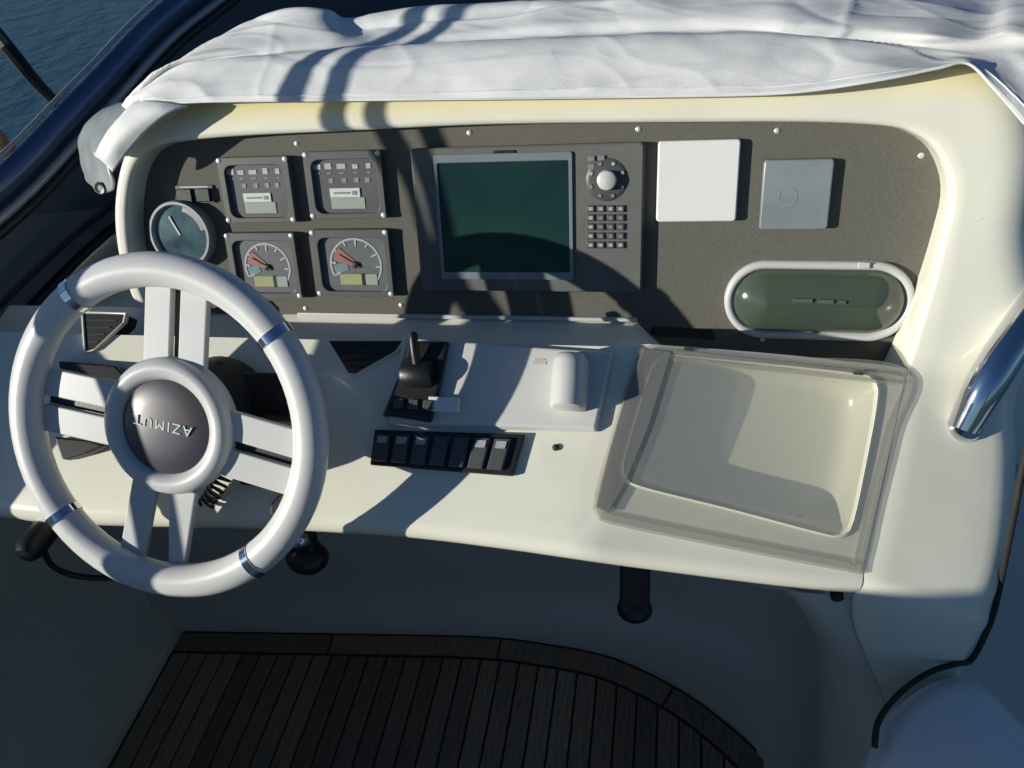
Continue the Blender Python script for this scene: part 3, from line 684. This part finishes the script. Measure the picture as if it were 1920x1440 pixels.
# ================================================================== throttle, switches, plate
bp = [loc(u, v, SL, .012) for u, v in [(842, 640), (1145, 662), (1113, 803), (930, 799), (722, 785), (760, 700)]]
pt = thing('throttle_plate', on(950, 720, SL), 'pale grey raised control plate right of the throttle', 'control plate')
mb = MB(); P5 = [loc(u, v, SL, .012) for u, v in [(760, 634), (1146, 662), (1115, 803), (728, 792)]]
big = [loc(u, v, SL, .004) for u, v in [(752, 632), (1152, 660), (1119, 812), (722, 800)]]
mb.prism(SL, big, .003, .012, P5); obj('plate', mb, PLATEM, pt, smooth=0, bevel=.002)
# white rounded lever housing on it
kf = SL.off(*loc(1068, 752, SL, .012), .012)
lw = loc(1104, 752, SL, .03)[0] - loc(1036, 752, SL, .03)[0]
kh = thing('lever_cover', kf.o, 'white rounded half-cylinder lever cover on the pale control plate', 'lever cover')
mb = MB(); rws = []
Lk = loc(1068, 672, SL, .03)[1] - loc(1068, 762, SL, .03)[1]
for y, sc in ((-.012, .86), (-.010, .97), (-.004, 1), (Lk * .4, 1), (Lk * .72, 1), (Lk * .84, .93), (Lk * .92, .78), (Lk * .96, .55), (Lk * .975, .2)):
    rws.append([kf.P(lw / 2 * sc * math.cos(R_(180 * k / 16)), y, .038 * (sc if y > 0 else min(1, sc + .05)) * math.sin(R_(180 * k / 16)) ** .55) for k in range(17)])
k0 = len(mb.v); mb.loft(rws); mb.f.append(tuple(range(17))); obj('shell', mb, WHITE, kh, smooth=50)
# black throttle head
th = thing('throttle', on(790, 740, SL), 'black engine throttle head with lever and small dark buttons', 'throttle')
mb = MB(); hb = [loc(u, v, SL, .022) for u, v in [(768, 642), (842, 642), (826, 720), (806, 790), (722, 775), (752, 700)]]
mb.prism(SL, [loc(u, v, SL, .004) for u, v in [(764, 640), (846, 640), (830, 724), (812, 796), (716, 782), (748, 700)]], .004, .024, hb); obj('base', mb, BLACK, th, smooth=0, bevel=.003)
tf = SL.off(*loc(795, 702, SL, .018), .018)
mb = MB(); mb.lathe(Frame(tf.P(-.03, 0, 0), tf.ey, tf.n), [(0, .004), (.017, .004), (.019, .007), (.019, .041), (.017, .044), (0, .044)], 28); obj('drum', mb, BLACK, th, smooth=40)
pa_ = [tf.P(-.006, .006, .010), tf.P(-.008, .022, .018), tf.P(-.010, .036, .022), tf.P(-.011, .046, .023)]
mb = MB(); mb.tube([V(p) for p in catmull(pa_, 10)], [.006, .0058, .0055, .0055, .0055, .0055, .0055, .0055, .006, .004], 12); lv = obj('lever', mb, BLACK, th, smooth=50)
for u in (748, 776, 803):
    q = SL.off(*loc(u, 757 + (u - 748) * .06, SL, .024), .024); mb = MB(); mb.box(q, -.006, .006, -.006, .006, 0, .003); obj('button', mb, DARKG, th, bevel=.001)
q = SL.off(*loc(829, 757, SL, .026), .0135); mb = MB(); mb.box(q, -.018, .019, -.0085, .0085, 0, .011)
lb = tag(obj('maker_plate', mb, COVERW, smooth=0, bevel=.0008), 'small white maker plate at the foot of the black throttle', 'plate')
# red emblem, very faint, on the pale plate
q = SL.off(*loc(1012, 680, SL, .012), .0122); mb = MB(); mb.box(q, -.008, .008, -.002, .002, 0, .0004); mb.box(q.rot(0), -.006, .006, .003, .005, 0, .0004); obj('emblem', mb, mat('faded_red_print', (.55, .47, .45), .5, var=.1), pt, smooth=0)
# switch panel
sp = [loc(u, v, SL, .006) for u, v in [(704, 806), (985, 815), (962, 893), (695, 872)]]
swp = thing('switch_panel', on(840, 850, SL), 'black strip of seven rocker switches below the throttle plate', 'switch panel')
mb = MB(); mb.prism(SL, sp, .002, .009); obj('plate', mb, BLACK, swp, smooth=0, bevel=.0015)
for k in range(7):
    t0, t1 = .018 + k * .133, .018 + k * .133 + .112
    tl, tr = V(sp[0]).lerp(V(sp[1]), t0), V(sp[0]).lerp(V(sp[1]), t1); bl, br = V(sp[3]).lerp(V(sp[2]), t0), V(sp[3]).lerp(V(sp[2]), t1)
    def mixp(s, t): return tuple(tl.lerp(tr, s).lerp(bl.lerp(br, s), t))
    mb = MB(); mb.prism(SL, [mixp(0, .12), mixp(1, .12), mixp(1, .90), mixp(0, .90)], .0075, .0145, [mixp(.06, .14), mixp(.94, .14), mixp(.94, .88), mixp(.06, .88)]); rk = obj('rocker', mb, DARKG, swp, smooth=0, bevel=.001)
    mb = MB(); mb.prism(SL, [mixp(.22, .20), mixp(.80, .20), mixp(.80, .38), mixp(.22, .38)], .0146, .0158); obj('marker', mb, MARK if k in (0, 1, 2, 5, 6) else DARKG, rk, smooth=0)

# ================================================================== microphone, cord and levers round the wheel
mf = SL.off(*loc(497, 738, SL, .03), .004)
mi = thing('radio_microphone', mf.o, 'black handheld radio microphone hung behind the wheel right side', 'microphone')
mb = MB(); mb.prism(mf, rrect(0, 0, .105, .062, .014), 0, .028, rrect(0, 0, .092, .052, .012)); obj('body', mb, BLACK, mi, smooth=35, bevel=.004)
mb = MB(); mb.lathe(mf.off(.02, 0, .028), [(0, .001), (.016, .001), (.018, 0)], 20); obj('speaker_grille', mb, RUBBER, mi)
path = catmull([on(u, v, SL, h) for u, v, h in [(408, 690, .03), (424, 700, .03), (440, 718, .028), (446, 800, .012), (438, 850, .012), (425, 880, .016), (406, 915, .018), (385, 948, .012)]], 260)
pp = [V(p) for p in path]; hel = []
for i, p in enumerate(pp):
    t = (pp[min(i + 1, 259)] - pp[max(i - 1, 0)]).normalized(); u = t.cross(SL.n).normalized(); w = SL.n; a = i * 2 * math.pi / 9.5
    hel.append(p + u * .0095 * math.cos(a) + w * .0095 * math.sin(a))
mb = MB(); mb.tube(hel, .0021, 6); tag(obj('coiled_cord', mb, BLACK, smooth=60), 'black coiled microphone cord hanging behind the wheel hub', 'cord')
# cream pod on the console behind the wheel carrying a black bezel
pf = SL.off(*loc(330, 790, SL, .0), 0)
# levers hanging under the console edge
def hanging(name, label, u, v, y, r, ln_, wdt, cat):
    c = on_y(u, v, y); t = thing(name, c, label, cat); F = Frame(c, X1, (0, .25, 1))
    mb = MB(); mb.prism(F, rrect(0, ln_ / 2, wdt, ln_, .006), -.010, .010); obj('stem', mb, BLACK, t, smooth=35, bevel=.003)
    mb = MB(); rws = []
    for k in range(11):
        ph = R_(-90 + 18 * k); rws.append([F.P(r * math.cos(ph) * math.cos(2 * math.pi * j / 20), -r * .15 + r * .8 * math.sin(ph), r * .8 * math.cos(ph) * math.sin(2 * math.pi * j / 20)) for j in range(20)])
    mb.loft(rws, cu=True); obj('knob', mb, BLACK, t, smooth=60); return t
hanging('trim_lever', 'black knobbed lever hanging under the console near the wheel lower right', 575, 1040, .56, .030, .075, .034, 'lever')
hanging('release_handle', 'black strap handle hanging under the console left of the locker', 1190, 1138, .57, .0235, .095, .038, 'handle')
c = on_y(562, 1012, .54); mb = MB(); F = Frame(c, X1, Z1); mb.lathe(F, [(0, .012), (.008, .010), (.012, .004), (.012, 0)], 16); tag(obj('steel_button', mb, CHROME), 'small shiny steel button on the lever by the wheel', 'button')
c = on_y(72, 1010, .50); F = Frame(c, X1, Z1)
hk = thing('kill_switch', c, 'black kill switch with curved lanyard left under the wheel', 'switch')
mb = MB(); mb.lathe(F, [(0, .03), (.012, .028), (.018, .018), (.018, -.03)], 20); obj('knob', mb, BLACK, hk)
mb = MB(); mb.tube([V(p) for p in catmull([on_y(80, 1030, .50), on_y(100, 1062, .50), on_y(145, 1080, .51), on_y(215, 1082, .53), on_y(260, 1060, .56)], 24)], .0042, 8); obj('lanyard', mb, BLACK, hk)
# dark lever plates of the steering tilt either side of the hub
for pts, lab in (([(108, 676), (215, 684), (236, 706), (236, 735), (150, 716), (112, 704)], 'black tilt lever blade behind the left wheel spoke'),
                 ([(100, 818), (165, 824), (196, 834), (160, 850), (115, 862)], 'small black bracket below the left wheel spoke'),
                 ([(446, 888), (492, 894), (488, 912), (448, 908)], 'small black socket below the right wheel spoke'),
                 ([(506, 945), (540, 908), (538, 925), (516, 968), (504, 965)], 'black lever grip behind the rim at lower right')):
    pl = [loc(u, v, SL, .02) for u, v in pts]
    if V(pl[1]).to_3d().cross(V(pl[2]).to_3d()) is None: pass
    mb = MB(); mb.prism(SL, pl, .004, .02); tag(obj('tilt_lever' if 'tilt' in lab else 'bracket' if 'bracket' in lab else 'socket' if 'socket' in lab else 'lever_grip', mb, BLACK, smooth=0, bevel=.003), lab, 'lever' if 'lever' in lab else 'fitting')

# ================================================================== handrail
hp = [on(1806, 800, LD, .006), on(1822, 770, LD, .016), on(1846, 725, LD, .03), on(1880, 668, LD, .04), on(1925, 600, LD, .045), on(1985, 510, LD, .045), on(2050, 410, LD, .03)]
hr_ = thing('grab_rail', hp[0], 'thick polished steel grab rail on the right console pillar', 'handrail')
mb = MB(); mb.tube([V(p) for p in catmull(hp, 40)], [.0175 + .004 * min(1, k / 8) for k in range(40)], 24); obj('rail', mb, CHROME, hr_, smooth=60)
q = LD.off(*loc(1808, 798, LD)); mb = MB(); mb.lathe(q, [(0, .010), (.0165, .010), (.019, .006), (.020, .001), (.020, 0)], 28); obj('foot_flange', mb, CHROME, hr_, smooth=50)

# ================================================================== canvas cover over the hood
def grid_cloth(name, ctrl, nu, nv, m, label, cat, amp=.006, thick=.003, fr=7.0):
    rows = [[V(p) for p in catmull([on_y(u, v, y) for u, v, y in r], nu)] for r in ctrl]
    cols = [[V(p) for p in catmull([r[i] for r in rows], nv)] for i in range(nu)]
    g = [[cols[i][j] for i in range(nu)] for j in range(nv)]
    out = []
    for j in range(nv):
        rr = []
        for i in range(nu):
            p = g[j][i]; du = g[j][min(i + 1, nu - 1)] - g[j][max(i - 1, 0)]; dv = g[min(j + 1, nv - 1)][i] - g[max(j - 1, 0)][i]
            n = du.cross(dv).normalized() if du.cross(dv).length > 1e-9 else Z1
            e = min(1, j / 4)
            w1 = p + V((noise.noise(p * 5), noise.noise(p * 5 + V((9, 0, 0))), 0)) * .05
            def ridge(a, pw): return (1 - min(1, abs(noise.noise(a)) * 2.2)) ** pw
            d = .9 * noise.noise(V((p.x * fr * .35, p.y * fr * 1.6, p.z * fr * 1.6))) + .3 * noise.noise(p * fr * 2.3)
            d += .42 * ridge(V((w1.x * 1.3 + w1.y * 1.5, w1.y * 9, w1.z * 9 + 5)), 6) + .16 * ridge(V((w1.x * 4 - w1.z * 9, w1.y * 7 + w1.x * 3, w1.z * 5 + 2)), 10) - .20 * ridge(V((w1.x * 2.2 + w1.z * 14, w1.y * 8 - w1.x * 1.5, 7)), 9)
            d += .10 * noise.noise(V((p.x * 30, p.y * 55, p.z * 55)))
            d += (.16 * ridge(V((w1.x * 1.6 + w1.y * 6, w1.y * 6 - w1.x * 2.5, w1.z * 4)), 12) - .14 * ridge(V((w1.x * 3 - w1.y * 4, w1.y * 4 + w1.x * 2, 3.3)), 12)) * (1 + 2.0 * max(0, min(1, (p.x - .0) / .2)))
            rr.append(p + n * d * amp * e)
        out.append(rr)
    mb = MB(); mb.loft(out); o = obj(name, mb, m, smooth=180)
    sd = o.modifiers.new('thick', 'SOLIDIFY'); sd.thickness = thick; sd.offset = 0
    if name == 'canvas_cover':
        mb = MB(); mb.tube(out[0], .0016, 8); obj('hem', mb, m, o, smooth=60)
        mb = MB(); mb.tube([a.lerp(b, .5) + V((0, -.0016, .001)) for a, b in zip(out[4], out[5])], .0009, 6); obj('stitched_seam', mb, m, o, smooth=60)
    return tag(o, label, cat)
ctrl = [
    [(250, 214, .868), (330, 193, .862), (620, 188, .858), (1000, 184, .858), (1350, 179, .858), (1500, 172, .856), (1650, 150, .856), (1760, 128, .862), (1815, 119, .868), (1866, 168, .85), (1915, 224, .83), (1950, 262, .82)],
    [(236, 205, .862), (320, 172, .842), (620, 160, .832), (1000, 156, .832), (1350, 152, .832), (1500, 148, .834), (1650, 134, .84), (1760, 120, .855), (1818, 112, .868), (1872, 146, .85), (1920, 190, .83), (1960, 225, .82)],
    [(232, 200, .875), (315, 145, .86), (620, 122, .842), (1000, 112, .842), (1350, 104, .842), (1500, 106, .848), (1650, 106, .858), (1760, 104, .872), (1822, 104, .885), (1878, 120, .87), (1926, 150, .85), (1970, 180, .84)],
    [(236, 195, .90), (318, 128, .90), (620, 97, .90), (1000, 76, .90), (1350, 66, .90), (1500, 72, .90), (1650, 84, .90), (1760, 92, .90), (1826, 100, .90), (1882, 100, .90), (1932, 116, .88), (1980, 140, .87)],
    [(240, 192, .935), (322, 124, .945), (620, 94, .97), (1000, 72, .98), (1350, 62, .97), (1500, 68, .96), (1650, 80, .95), (1760, 88, .94), (1832, 88, .93), (1886, 80, .93), (1940, 90, .92), (1990, 110, .91)],
    [(246, 188, .96), (340, 112, .98), (600, 72, 1.02), (700, 78, 1.03), (1000, 46, 1.03), (1350, 36, 1.02), (1500, 44, 1.0), (1650, 55, .98), (1760, 66, .96), (1838, 66, .95), (1892, 50, .95), (1950, 60, .95), (2000, 80, .94)],
    [(252, 184, .99), (352, 108, 1.03), (470, 52, 1.08), (590, 28, 1.08), (690, 62, 1.08), (1000, 22, 1.08), (1350, 8, 1.07), (1500, 14, 1.05), (1650, 26, 1.03), (1760, 36, 1.02), (1850, 34, 1.02), (1900, 20, 1.02), (1960, 20, 1.02), (2010, 40, 1.0)],
    [(256, 182, 1.02), (350, 113, 1.07), (445, 52, 1.12), (530, 20, 1.13), (612, 22, 1.13), (655, 38, 1.13), (800, 18, 1.13), (1000, 4, 1.13), (1350, -14, 1.13), (1500, -14, 1.12), (1650, -8, 1.11), (1760, 0, 1.11), (1850, -6, 1.12), (1960, -20, 1.12), (2020, -10, 1.1)],
    [(262, 196, 1.06), (360, 135, 1.12), (450, 75, 1.18), (540, 42, 1.19), (620, 44, 1.19), (700, 50, 1.19), (1000, 30, 1.2), (1350, 10, 1.2), (1650, 10, 1.2), (1850, 10, 1.2), (1960, 0, 1.2), (2030, 10, 1.2)]]
ctrl = [[(u, v, y + dy * (1 if u < 1600 else .35 if u > 1780 else .7)) for u, v, y in r] for r, dy in zip(ctrl, (.004, .044, .055, .025, -.02, -.055, -.075, -.095, -.09))]
grid_cloth('canvas_cover', ctrl, 280, 110, CLOTH, 'grey-white canvas cover draped in folds over the console hood', 'cover')
tail = [[(352, 199, .862), (318, 212, .848), (282, 240, .840), (245, 280, .836), (220, 312, .834), (212, 322, .836)],
        [(320, 194, .862), (290, 206, .846), (252, 234, .836), (218, 268, .830), (198, 298, .830), (188, 300, .834)],
        [(285, 190, .87), (258, 203, .856), (226, 232, .846), (200, 262, .842), (186, 288, .842), (178, 292, .846)],
        [(258, 187, .90), (236, 204, .885), (210, 235, .872), (192, 264, .866), (182, 284, .864), (176, 287, .866)]]
grid_cloth('cover_strip', tail, 34, 22, CLOTH, 'narrow lit strip of canvas folded back across the hood left corner', 'cover', amp=.0025, thick=.002, fr=18)
flap = [[(252, 188, .93), (222, 225, .90), (205, 275, .875), (206, 315, .862), (214, 340, .856), (212, 356, .856)],
        [(240, 188, .95), (205, 215, .93), (180, 262, .90), (182, 315, .885), (192, 345, .875), (198, 362, .872)],
        [(234, 190, .97), (188, 212, .96), (160, 250, .95), (160, 305, .935), (170, 340, .92), (182, 360, .90)],
        [(228, 192, 1.0), (178, 216, 1.0), (153, 250, 1.0), (150, 300, .985), (158, 330, .965), (172, 350, .94)]]
grid_cloth('vinyl_flap', flap, 30, 24, FLAPM, 'grey vinyl flap with dark eyelet hanging left of the hood', 'flap', amp=.004, thick=.002, fr=20)
q = Frame(on_y(194, 352, .872) + V((0, -.006, .002)), X1, (0, .3, 1)); mb = MB(); mb.lathe(q, [(.0045, 0), (.0045, .002), (.0075, .0025), (.009, .0)], 16); ey = tag(obj('grommet', mb, BLACK), 'dark eyelet in the bottom of the grey vinyl flap', 'grommet')

# ================================================================== windscreen on the left and ahead
wsn = thing('windscreen', (-1.13, .9, 1.0), 'dark tinted windscreen with steel top rail, left and ahead of console', 'windscreen')
bot = [V(p) for p in catmull([(-1.09, .3, 1.0), (-1.12, .6, 1.0), (-1.134, .869, 1.0), (-1.158, 1.263, 1.0), (-1.06, 1.75, 1.0), (-.7, 2.1, 1.0), (0, 2.25, 1.0), (.7, 2.15, 1.0), (1.2, 1.7, 1.0)], 80)]
topc = [V(p) for p in catmull([(-1.10, .42, 1.20), (-1.08, .70, 1.225), on_z(0, 345, 1.25), on_z(170, 172, 1.31), on_z(345, 0, 1.38), (-.78, 1.85, 1.44), (-.3, 2.05, 1.46), (.3, 2.08, 1.46), (.9, 1.9, 1.45)], 80)]
glb = []
for i, p in enumerate(bot):
    t = (bot[min(i + 1, 79)] - bot[max(i - 1, 0)]).normalized(); glb.append(p + V((-t.y, t.x, 0)) * .055)
rows = [[b.lerp(t, k / 6) for b, t in zip(glb, topc)] for k in range(7)]
mb = MB(); mb.loft(rows); gl = obj('glass_pane', mb, GLASST, wsn, smooth=60)
sd = gl.modifiers.new('thick', 'SOLIDIFY'); sd.thickness = .006
mb = MB(); mb.tube(topc, .020, 18); obj('top_rail', mb, mat('dull_blue_rail', (.12, .17, .28), .3, metal=.5, var=.2, vscale=6), wsn, smooth=60)
mb = MB(); mb.tube([p + V((.012, 0, -.034)) for p in topc], .008, 10); obj('trim_rail', mb, SILVER, wsn, smooth=60)
mb = MB(); mb.tube([p + V((-.01, 0, .026)) for p in topc], .004, 8); obj('trim_rail', mb, SILVER, wsn, smooth=60)
mb = MB(); mb.tube([p + V((.014, 0, -.05)) for p in topc], .009, 8); obj('rail_seal', mb, BLACK, wsn, smooth=60)
mb = MB(); mb.loft([[p + V((0, 0, .02)) for p in glb], [p.lerp(q, .5) + V((0, 0, .012)) for p, q in zip(glb, bot)], [p + V((0, 0, -.004)) for p in bot]]); obj('sill', mb, mat('grey_sill', (.27, .25, .25), .5, var=.25, vscale=18), wsn, smooth=60)
mb = MB(); mb.tube([p + V((.005, -.004, .004)) for p in bot], .010, 8); obj('gasket', mb, BLACK, wsn, smooth=60)
for u, v in ((262, 95),):
    i = min(range(80), key=lambda k: (topc[k] - on_z(u, v, 1.345)).length)
    mb = MB(); mb.tube([topc[i], bot[i].lerp(topc[i], .5), bot[i]], .012, 8); obj('mullion', mb, BLACK, wsn, smooth=60)
# coaming below the glass: shelf and inner side
cm = thing('port_coaming', (-1.1, .6, 0), 'white moulded coaming under the left windscreen', 'coaming')
mb = MB()
yy = [-2.2 + 3.6 * k / 20 for k in range(21)]
mb.loft([[V((-1.5, y, .96)) for y in yy], [V((-1.16, y, .985)) for y in yy], [V((-1.04, y, .985)) for y in yy], [V((-1.0, y, .975)) for y in yy], [V((-.985, y, .95)) for y in yy], [V((-.985, y, .90)) for y in yy]])
obj('shelf', mb, GEL, cm, smooth=50)
mb = MB(); mb.loft([[V((-1.42, y, .93)) for y in yy], [V((-1.44, y, .4)) for y in yy], [V((-1.42, y, .12)) for y in yy], [V((-1.34, y, .02)) for y in yy], [V((-1.25, y, .002)) for y in yy]])
obj('inner_side', mb, GEL, cm, smooth=50)
mb = MB(); c = on_z(48, 668, 1.0); F = Frame(c, X1, Y1)
mb.tube([F.P(-.03, -.05, .005), F.P(-.02, -.03, .02), F.P(.0, .0, .022), F.P(.02, .04, .02), F.P(.03, .06, .005)], .009, 12); tag(obj('cleat', mb, CHROME), 'small steel cleat on the coaming left of the wheel rim', 'cleat')
mb = MB(); c = on_z(2, 268, 1.27); F = Frame(c, X1, Y1); mb.lathe(F, [(0, .022), (.010, .02), (.014, .01), (.012, .0), (.017, -.01), (.017, -.018)], 20); tag(obj('brass_fitting', mb, BRASS), 'tarnished brass fitting at the left end of the windscreen rail', 'fitting')
# thick dark tube slanting down to the water outside the glass
mb = MB(); mb.tube([V(p) for p in catmull([meet(-40, 20, V((0, 0, -1.2)), Z1), meet(20, 95, V((0, 0, -1.8)), Z1), meet(60, 145, V((0, 0, -2.6)), Z1), meet(98, 185, V((0, 0, -4.1)), Z1)], 20)], .13, 8); tag(obj('dark_line', mb, RUBBER), 'thick dark line slanting down to the water', 'rope')

# ================================================================== teak deck inlay
tk = thing('teak_decking', (-.4, .3, 0), 'weathered teak deck inlay with curved border below the console', 'decking')
edge = [(-1.225, .905), (-.8, .945), (-.433, .977), (-.25, .975), (-.098, .957), (.05, .90), (.16, .83), (.252, .746), (.33, .64), (.40, .5), (.44, .3), (.45, .05), (.45, -.25)]
E2 = catmull([(x, y, 0) for x, y in edge], 120)
def inset(d):
    out = []
    for i, p in enumerate(E2):
        a, b = V(E2[max(i - 1, 0)]), V(E2[min(i + 1, 119)]); t = (b - a).normalized(); nn = V((t.y, -t.x, 0)); out.append(V(p) + nn * d)
    return out
def yat(poly, x):
    best = None
    for a, b in zip(poly, poly[1:]):
        if (a.x - x) * (b.x - x) <= 0 and abs(a.x - b.x) > 1e-9:
            y = a.y + (b.y - a.y) * (x - a.x) / (b.x - a.x); best = y if best is None else max(best, y)
    return best
ins = inset(.0)
mb = MB(); FL = Frame((0, 0, 0), X1, Y1)
poly = [(p.x, p.y) for p in ins] + [(-1.225, -.25)]
mb.prism(FL, poly, .001, .005); obj('caulking', mb, CAULK, tk, smooth=0)
o1, o2 = inset(.008), inset(.058)
nb = 6
for k in range(nb):
    i0, i1 = int(k * 119 / nb), int((k + 1) * 119 / nb); g = 0 if k == 0 else 0
    A, B = o1[i0:i1 + 1], o2[i0:i1 + 1]
    if k: A = [A[0].lerp(A[1], .25)] + A[1:]; B = [B[0].lerp(B[1], .25)] + B[1:]
    mb = MB(); mb.loft([[p + V((0, 0, .005)) for p in A], [p + V((0, 0, .010)) for p in A], [p + V((0, 0, .010)) for p in B], [p + V((0, 0, .005)) for p in B]]); obj('border_plank', mb, TEAK, tk, smooth=30)
o3 = inset(.066); x = -1.215; rnd = random.Random(4)
while x < .40:
    x2 = x + .042
    ya, yb = yat(o3, x), yat(o3, x2)
    if ya is not None and yb is not None and min(ya, yb) > -.2:
        ym = yat(o3, (x + x2) / 2)
        mb = MB(); z = .010 + rnd.uniform(-.0005, .0005); mb.prism(FL, [(x, -.25), (x2, -.25), (x2, yb), ((x + x2) / 2, ym), (x, ya)], .005, z); obj('plank', mb, TEAK, tk, smooth=0)
    x += .0472

# ================================================================== seat to the right
st_ = thing('side_seat', (.6, .5, 0), 'white vinyl corner seat to the right of the console', 'seat')
def cushion(name, F, w, h, t, r):
    mb = MB(); rws = []
    for k in range(9):
        ph = R_(90 * k / 8); g = r * (1 - math.cos(R_(90) - ph)) if False else r * (1 - math.sin(ph)); c = t - r + r * math.sin(ph) if False else 0
        rws.append(None)
    rws = [[F.P(a, b, 0) for a, b in rrect(0, 0, w, h, r * 1.6, 6)]]
    for k in range(8):
        ph = R_(90 * k / 7); rws.append([F.P(a, b, t - r + r * math.sin(ph)) for a, b in rrect(0, 0, w - 2 * r * (1 - math.cos(ph)), h - 2 * r * (1 - math.cos(ph)), r * 1.6, 6)])
    for s_ in (.7, .4, .12):
        rws.append([F.P(a * 1, b, t + .012 * (1 - s_)) for a, b in rrect(0, 0, (w - 2 * r) * s_, (h - 2 * r) * s_, r * 1.6 * s_, 6)])
    mb.loft(rws, cu=True); n = len(mb.v); mb.f.append(tuple(range(n - 28, n))); return obj(name, mb, SEATM, st_, smooth=60)
def pillow(name, F, poly, c0, c1, r):
    n = len(poly); c = V((sum(p[0] for p in poly) / n, sum(p[1] for p in poly) / n)); rws = []
    def sc(d): return [tuple(V(p) - (V(p) - c).normalized() * d) for p in poly]
    rws.append([F.P(a, b, c0) for a, b in poly])
    for k in range(8):
        ph = R_(90 * k / 7); rws.append([F.P(a, b, c1 - r + r * math.sin(ph)) for a, b in sc(r * (1 - math.cos(ph)))])
    for t in (.6, .25): rws.append([F.P(c.x + (a - c.x) * t, c.y + (b - c.y) * t, c1 + .010 * (1 - t)) for a, b in sc(r)])
    mb = MB(); mb.loft(rws, cu=True); m = len(mb.v); mb.f.append(tuple(range(m - n, m))); o = obj(name, mb, SEATM, st_, smooth=60)
    pr = [F.P(a, b, c1 - r * .55) for a, b in sc(r * .12)]; mb = MB(); mb.tube(pr + pr[:1], .0035, 8); obj('piping', mb, SEATM, o, smooth=60); return o
FZ = Frame((0, 0, 0), X1, Y1)
ZS = .80
pp = [on_z(u, v, ZS) for u, v in [(1622, 1600), (1628, 1430), (1650, 1352), (1690, 1302), (1745, 1264), (1800, 1248), (1850, 1262), (1930, 1335), (2040, 1450), (2200, 1600)]]
pp = [V(p) for p in catmull(pp, 44)] + [V((.60, .1, ZS)), V((.40, .0, ZS)), V((.28, .1, ZS))]
pillow('seat_cushion', FZ, [(p.x, p.y) for p in pp], ZS - .14, ZS, .045)
FB = Frame((0, .72, 0.16), X1, (0, .45, .9))
pillow('back_cushion', FB, rrect(.72, .86, .62, .52, .06, 6), -.12, .02, .04)
mb = MB(); mb.tube([V(p) for p in catmull([on_z(1640, 1400, ZS), on_z(1648, 1350, ZS), on_z(1688, 1299, ZS), on_z(1744, 1260, ZS), on_z(1796, 1244, ZS + .002), on_y(1822, 1236, .56), on_y(1853, 1176, .575), on_y(1870, 1120, .585), on_y(1899, 975, .60), on_y(1916, 885, .615), on_y(1938, 790, .63)], 60)], .0036, 10); obj('dark_gap', mb, RUBBER, st_, smooth=60)  # black tube added to stand for the dark shaded gap by the pillar
mb = MB(); mb.box(Frame((.62, .3, 0), X1, Y1), -.26, .7, -.9, .15, .02, .65); obj('seat_base', mb, GEL, st_, bevel=.02)

# ================================================================== out of view: bench added to shade the helm, and the canopy poles
hs = thing('shade_bench', (-1.4, -.6, 0), 'white bench with high backrest, added unseen to shade the helm', 'bench')
F0 = Frame((0, 0, 0), X1, Y1)
mb = MB(); mb.box(F0, -2.6, -.55, -.62, -.30, 0, 1.336); obj('shade_bench_back', mb, SEATM, hs, bevel=.03, seg=3)
mb = MB(); mb.box(F0, -2.4, -.6, -1.2, -.63, 0, .5); obj('base', mb, GEL, hs, bevel=.02)
def pole(yz, r0, r1, label):
    path = [V(p) for p in catmull([(-1.04, y, z) for y, z in yz], 48)]
    mb = MB(); mb.tube(path, [r0 + (r1 - r0) * k / 47 for k in range(48)], 14)
    return tag(obj('canopy_pole', mb, SILVER, smooth=60), label, 'pole', 'bare poles of the folded sun canopy')
pole([(.72, 1.78), (.535, 1.60), (.482, 1.53), (.438, 1.478), (.405, 1.42), (.365, 1.366), (.268, 1.27), (.154, 1.123), (.05, .985)], .0072, .017, 'forward bare canopy pole on the port coaming')
pole([(.67, 1.78), (.50, 1.615), (.450, 1.55), (.410, 1.49), (.380, 1.431), (.345, 1.366), (.252, 1.27), (.142, 1.123), (.04, .985)], .0072, .013, 'aft bare canopy pole on the port coaming')
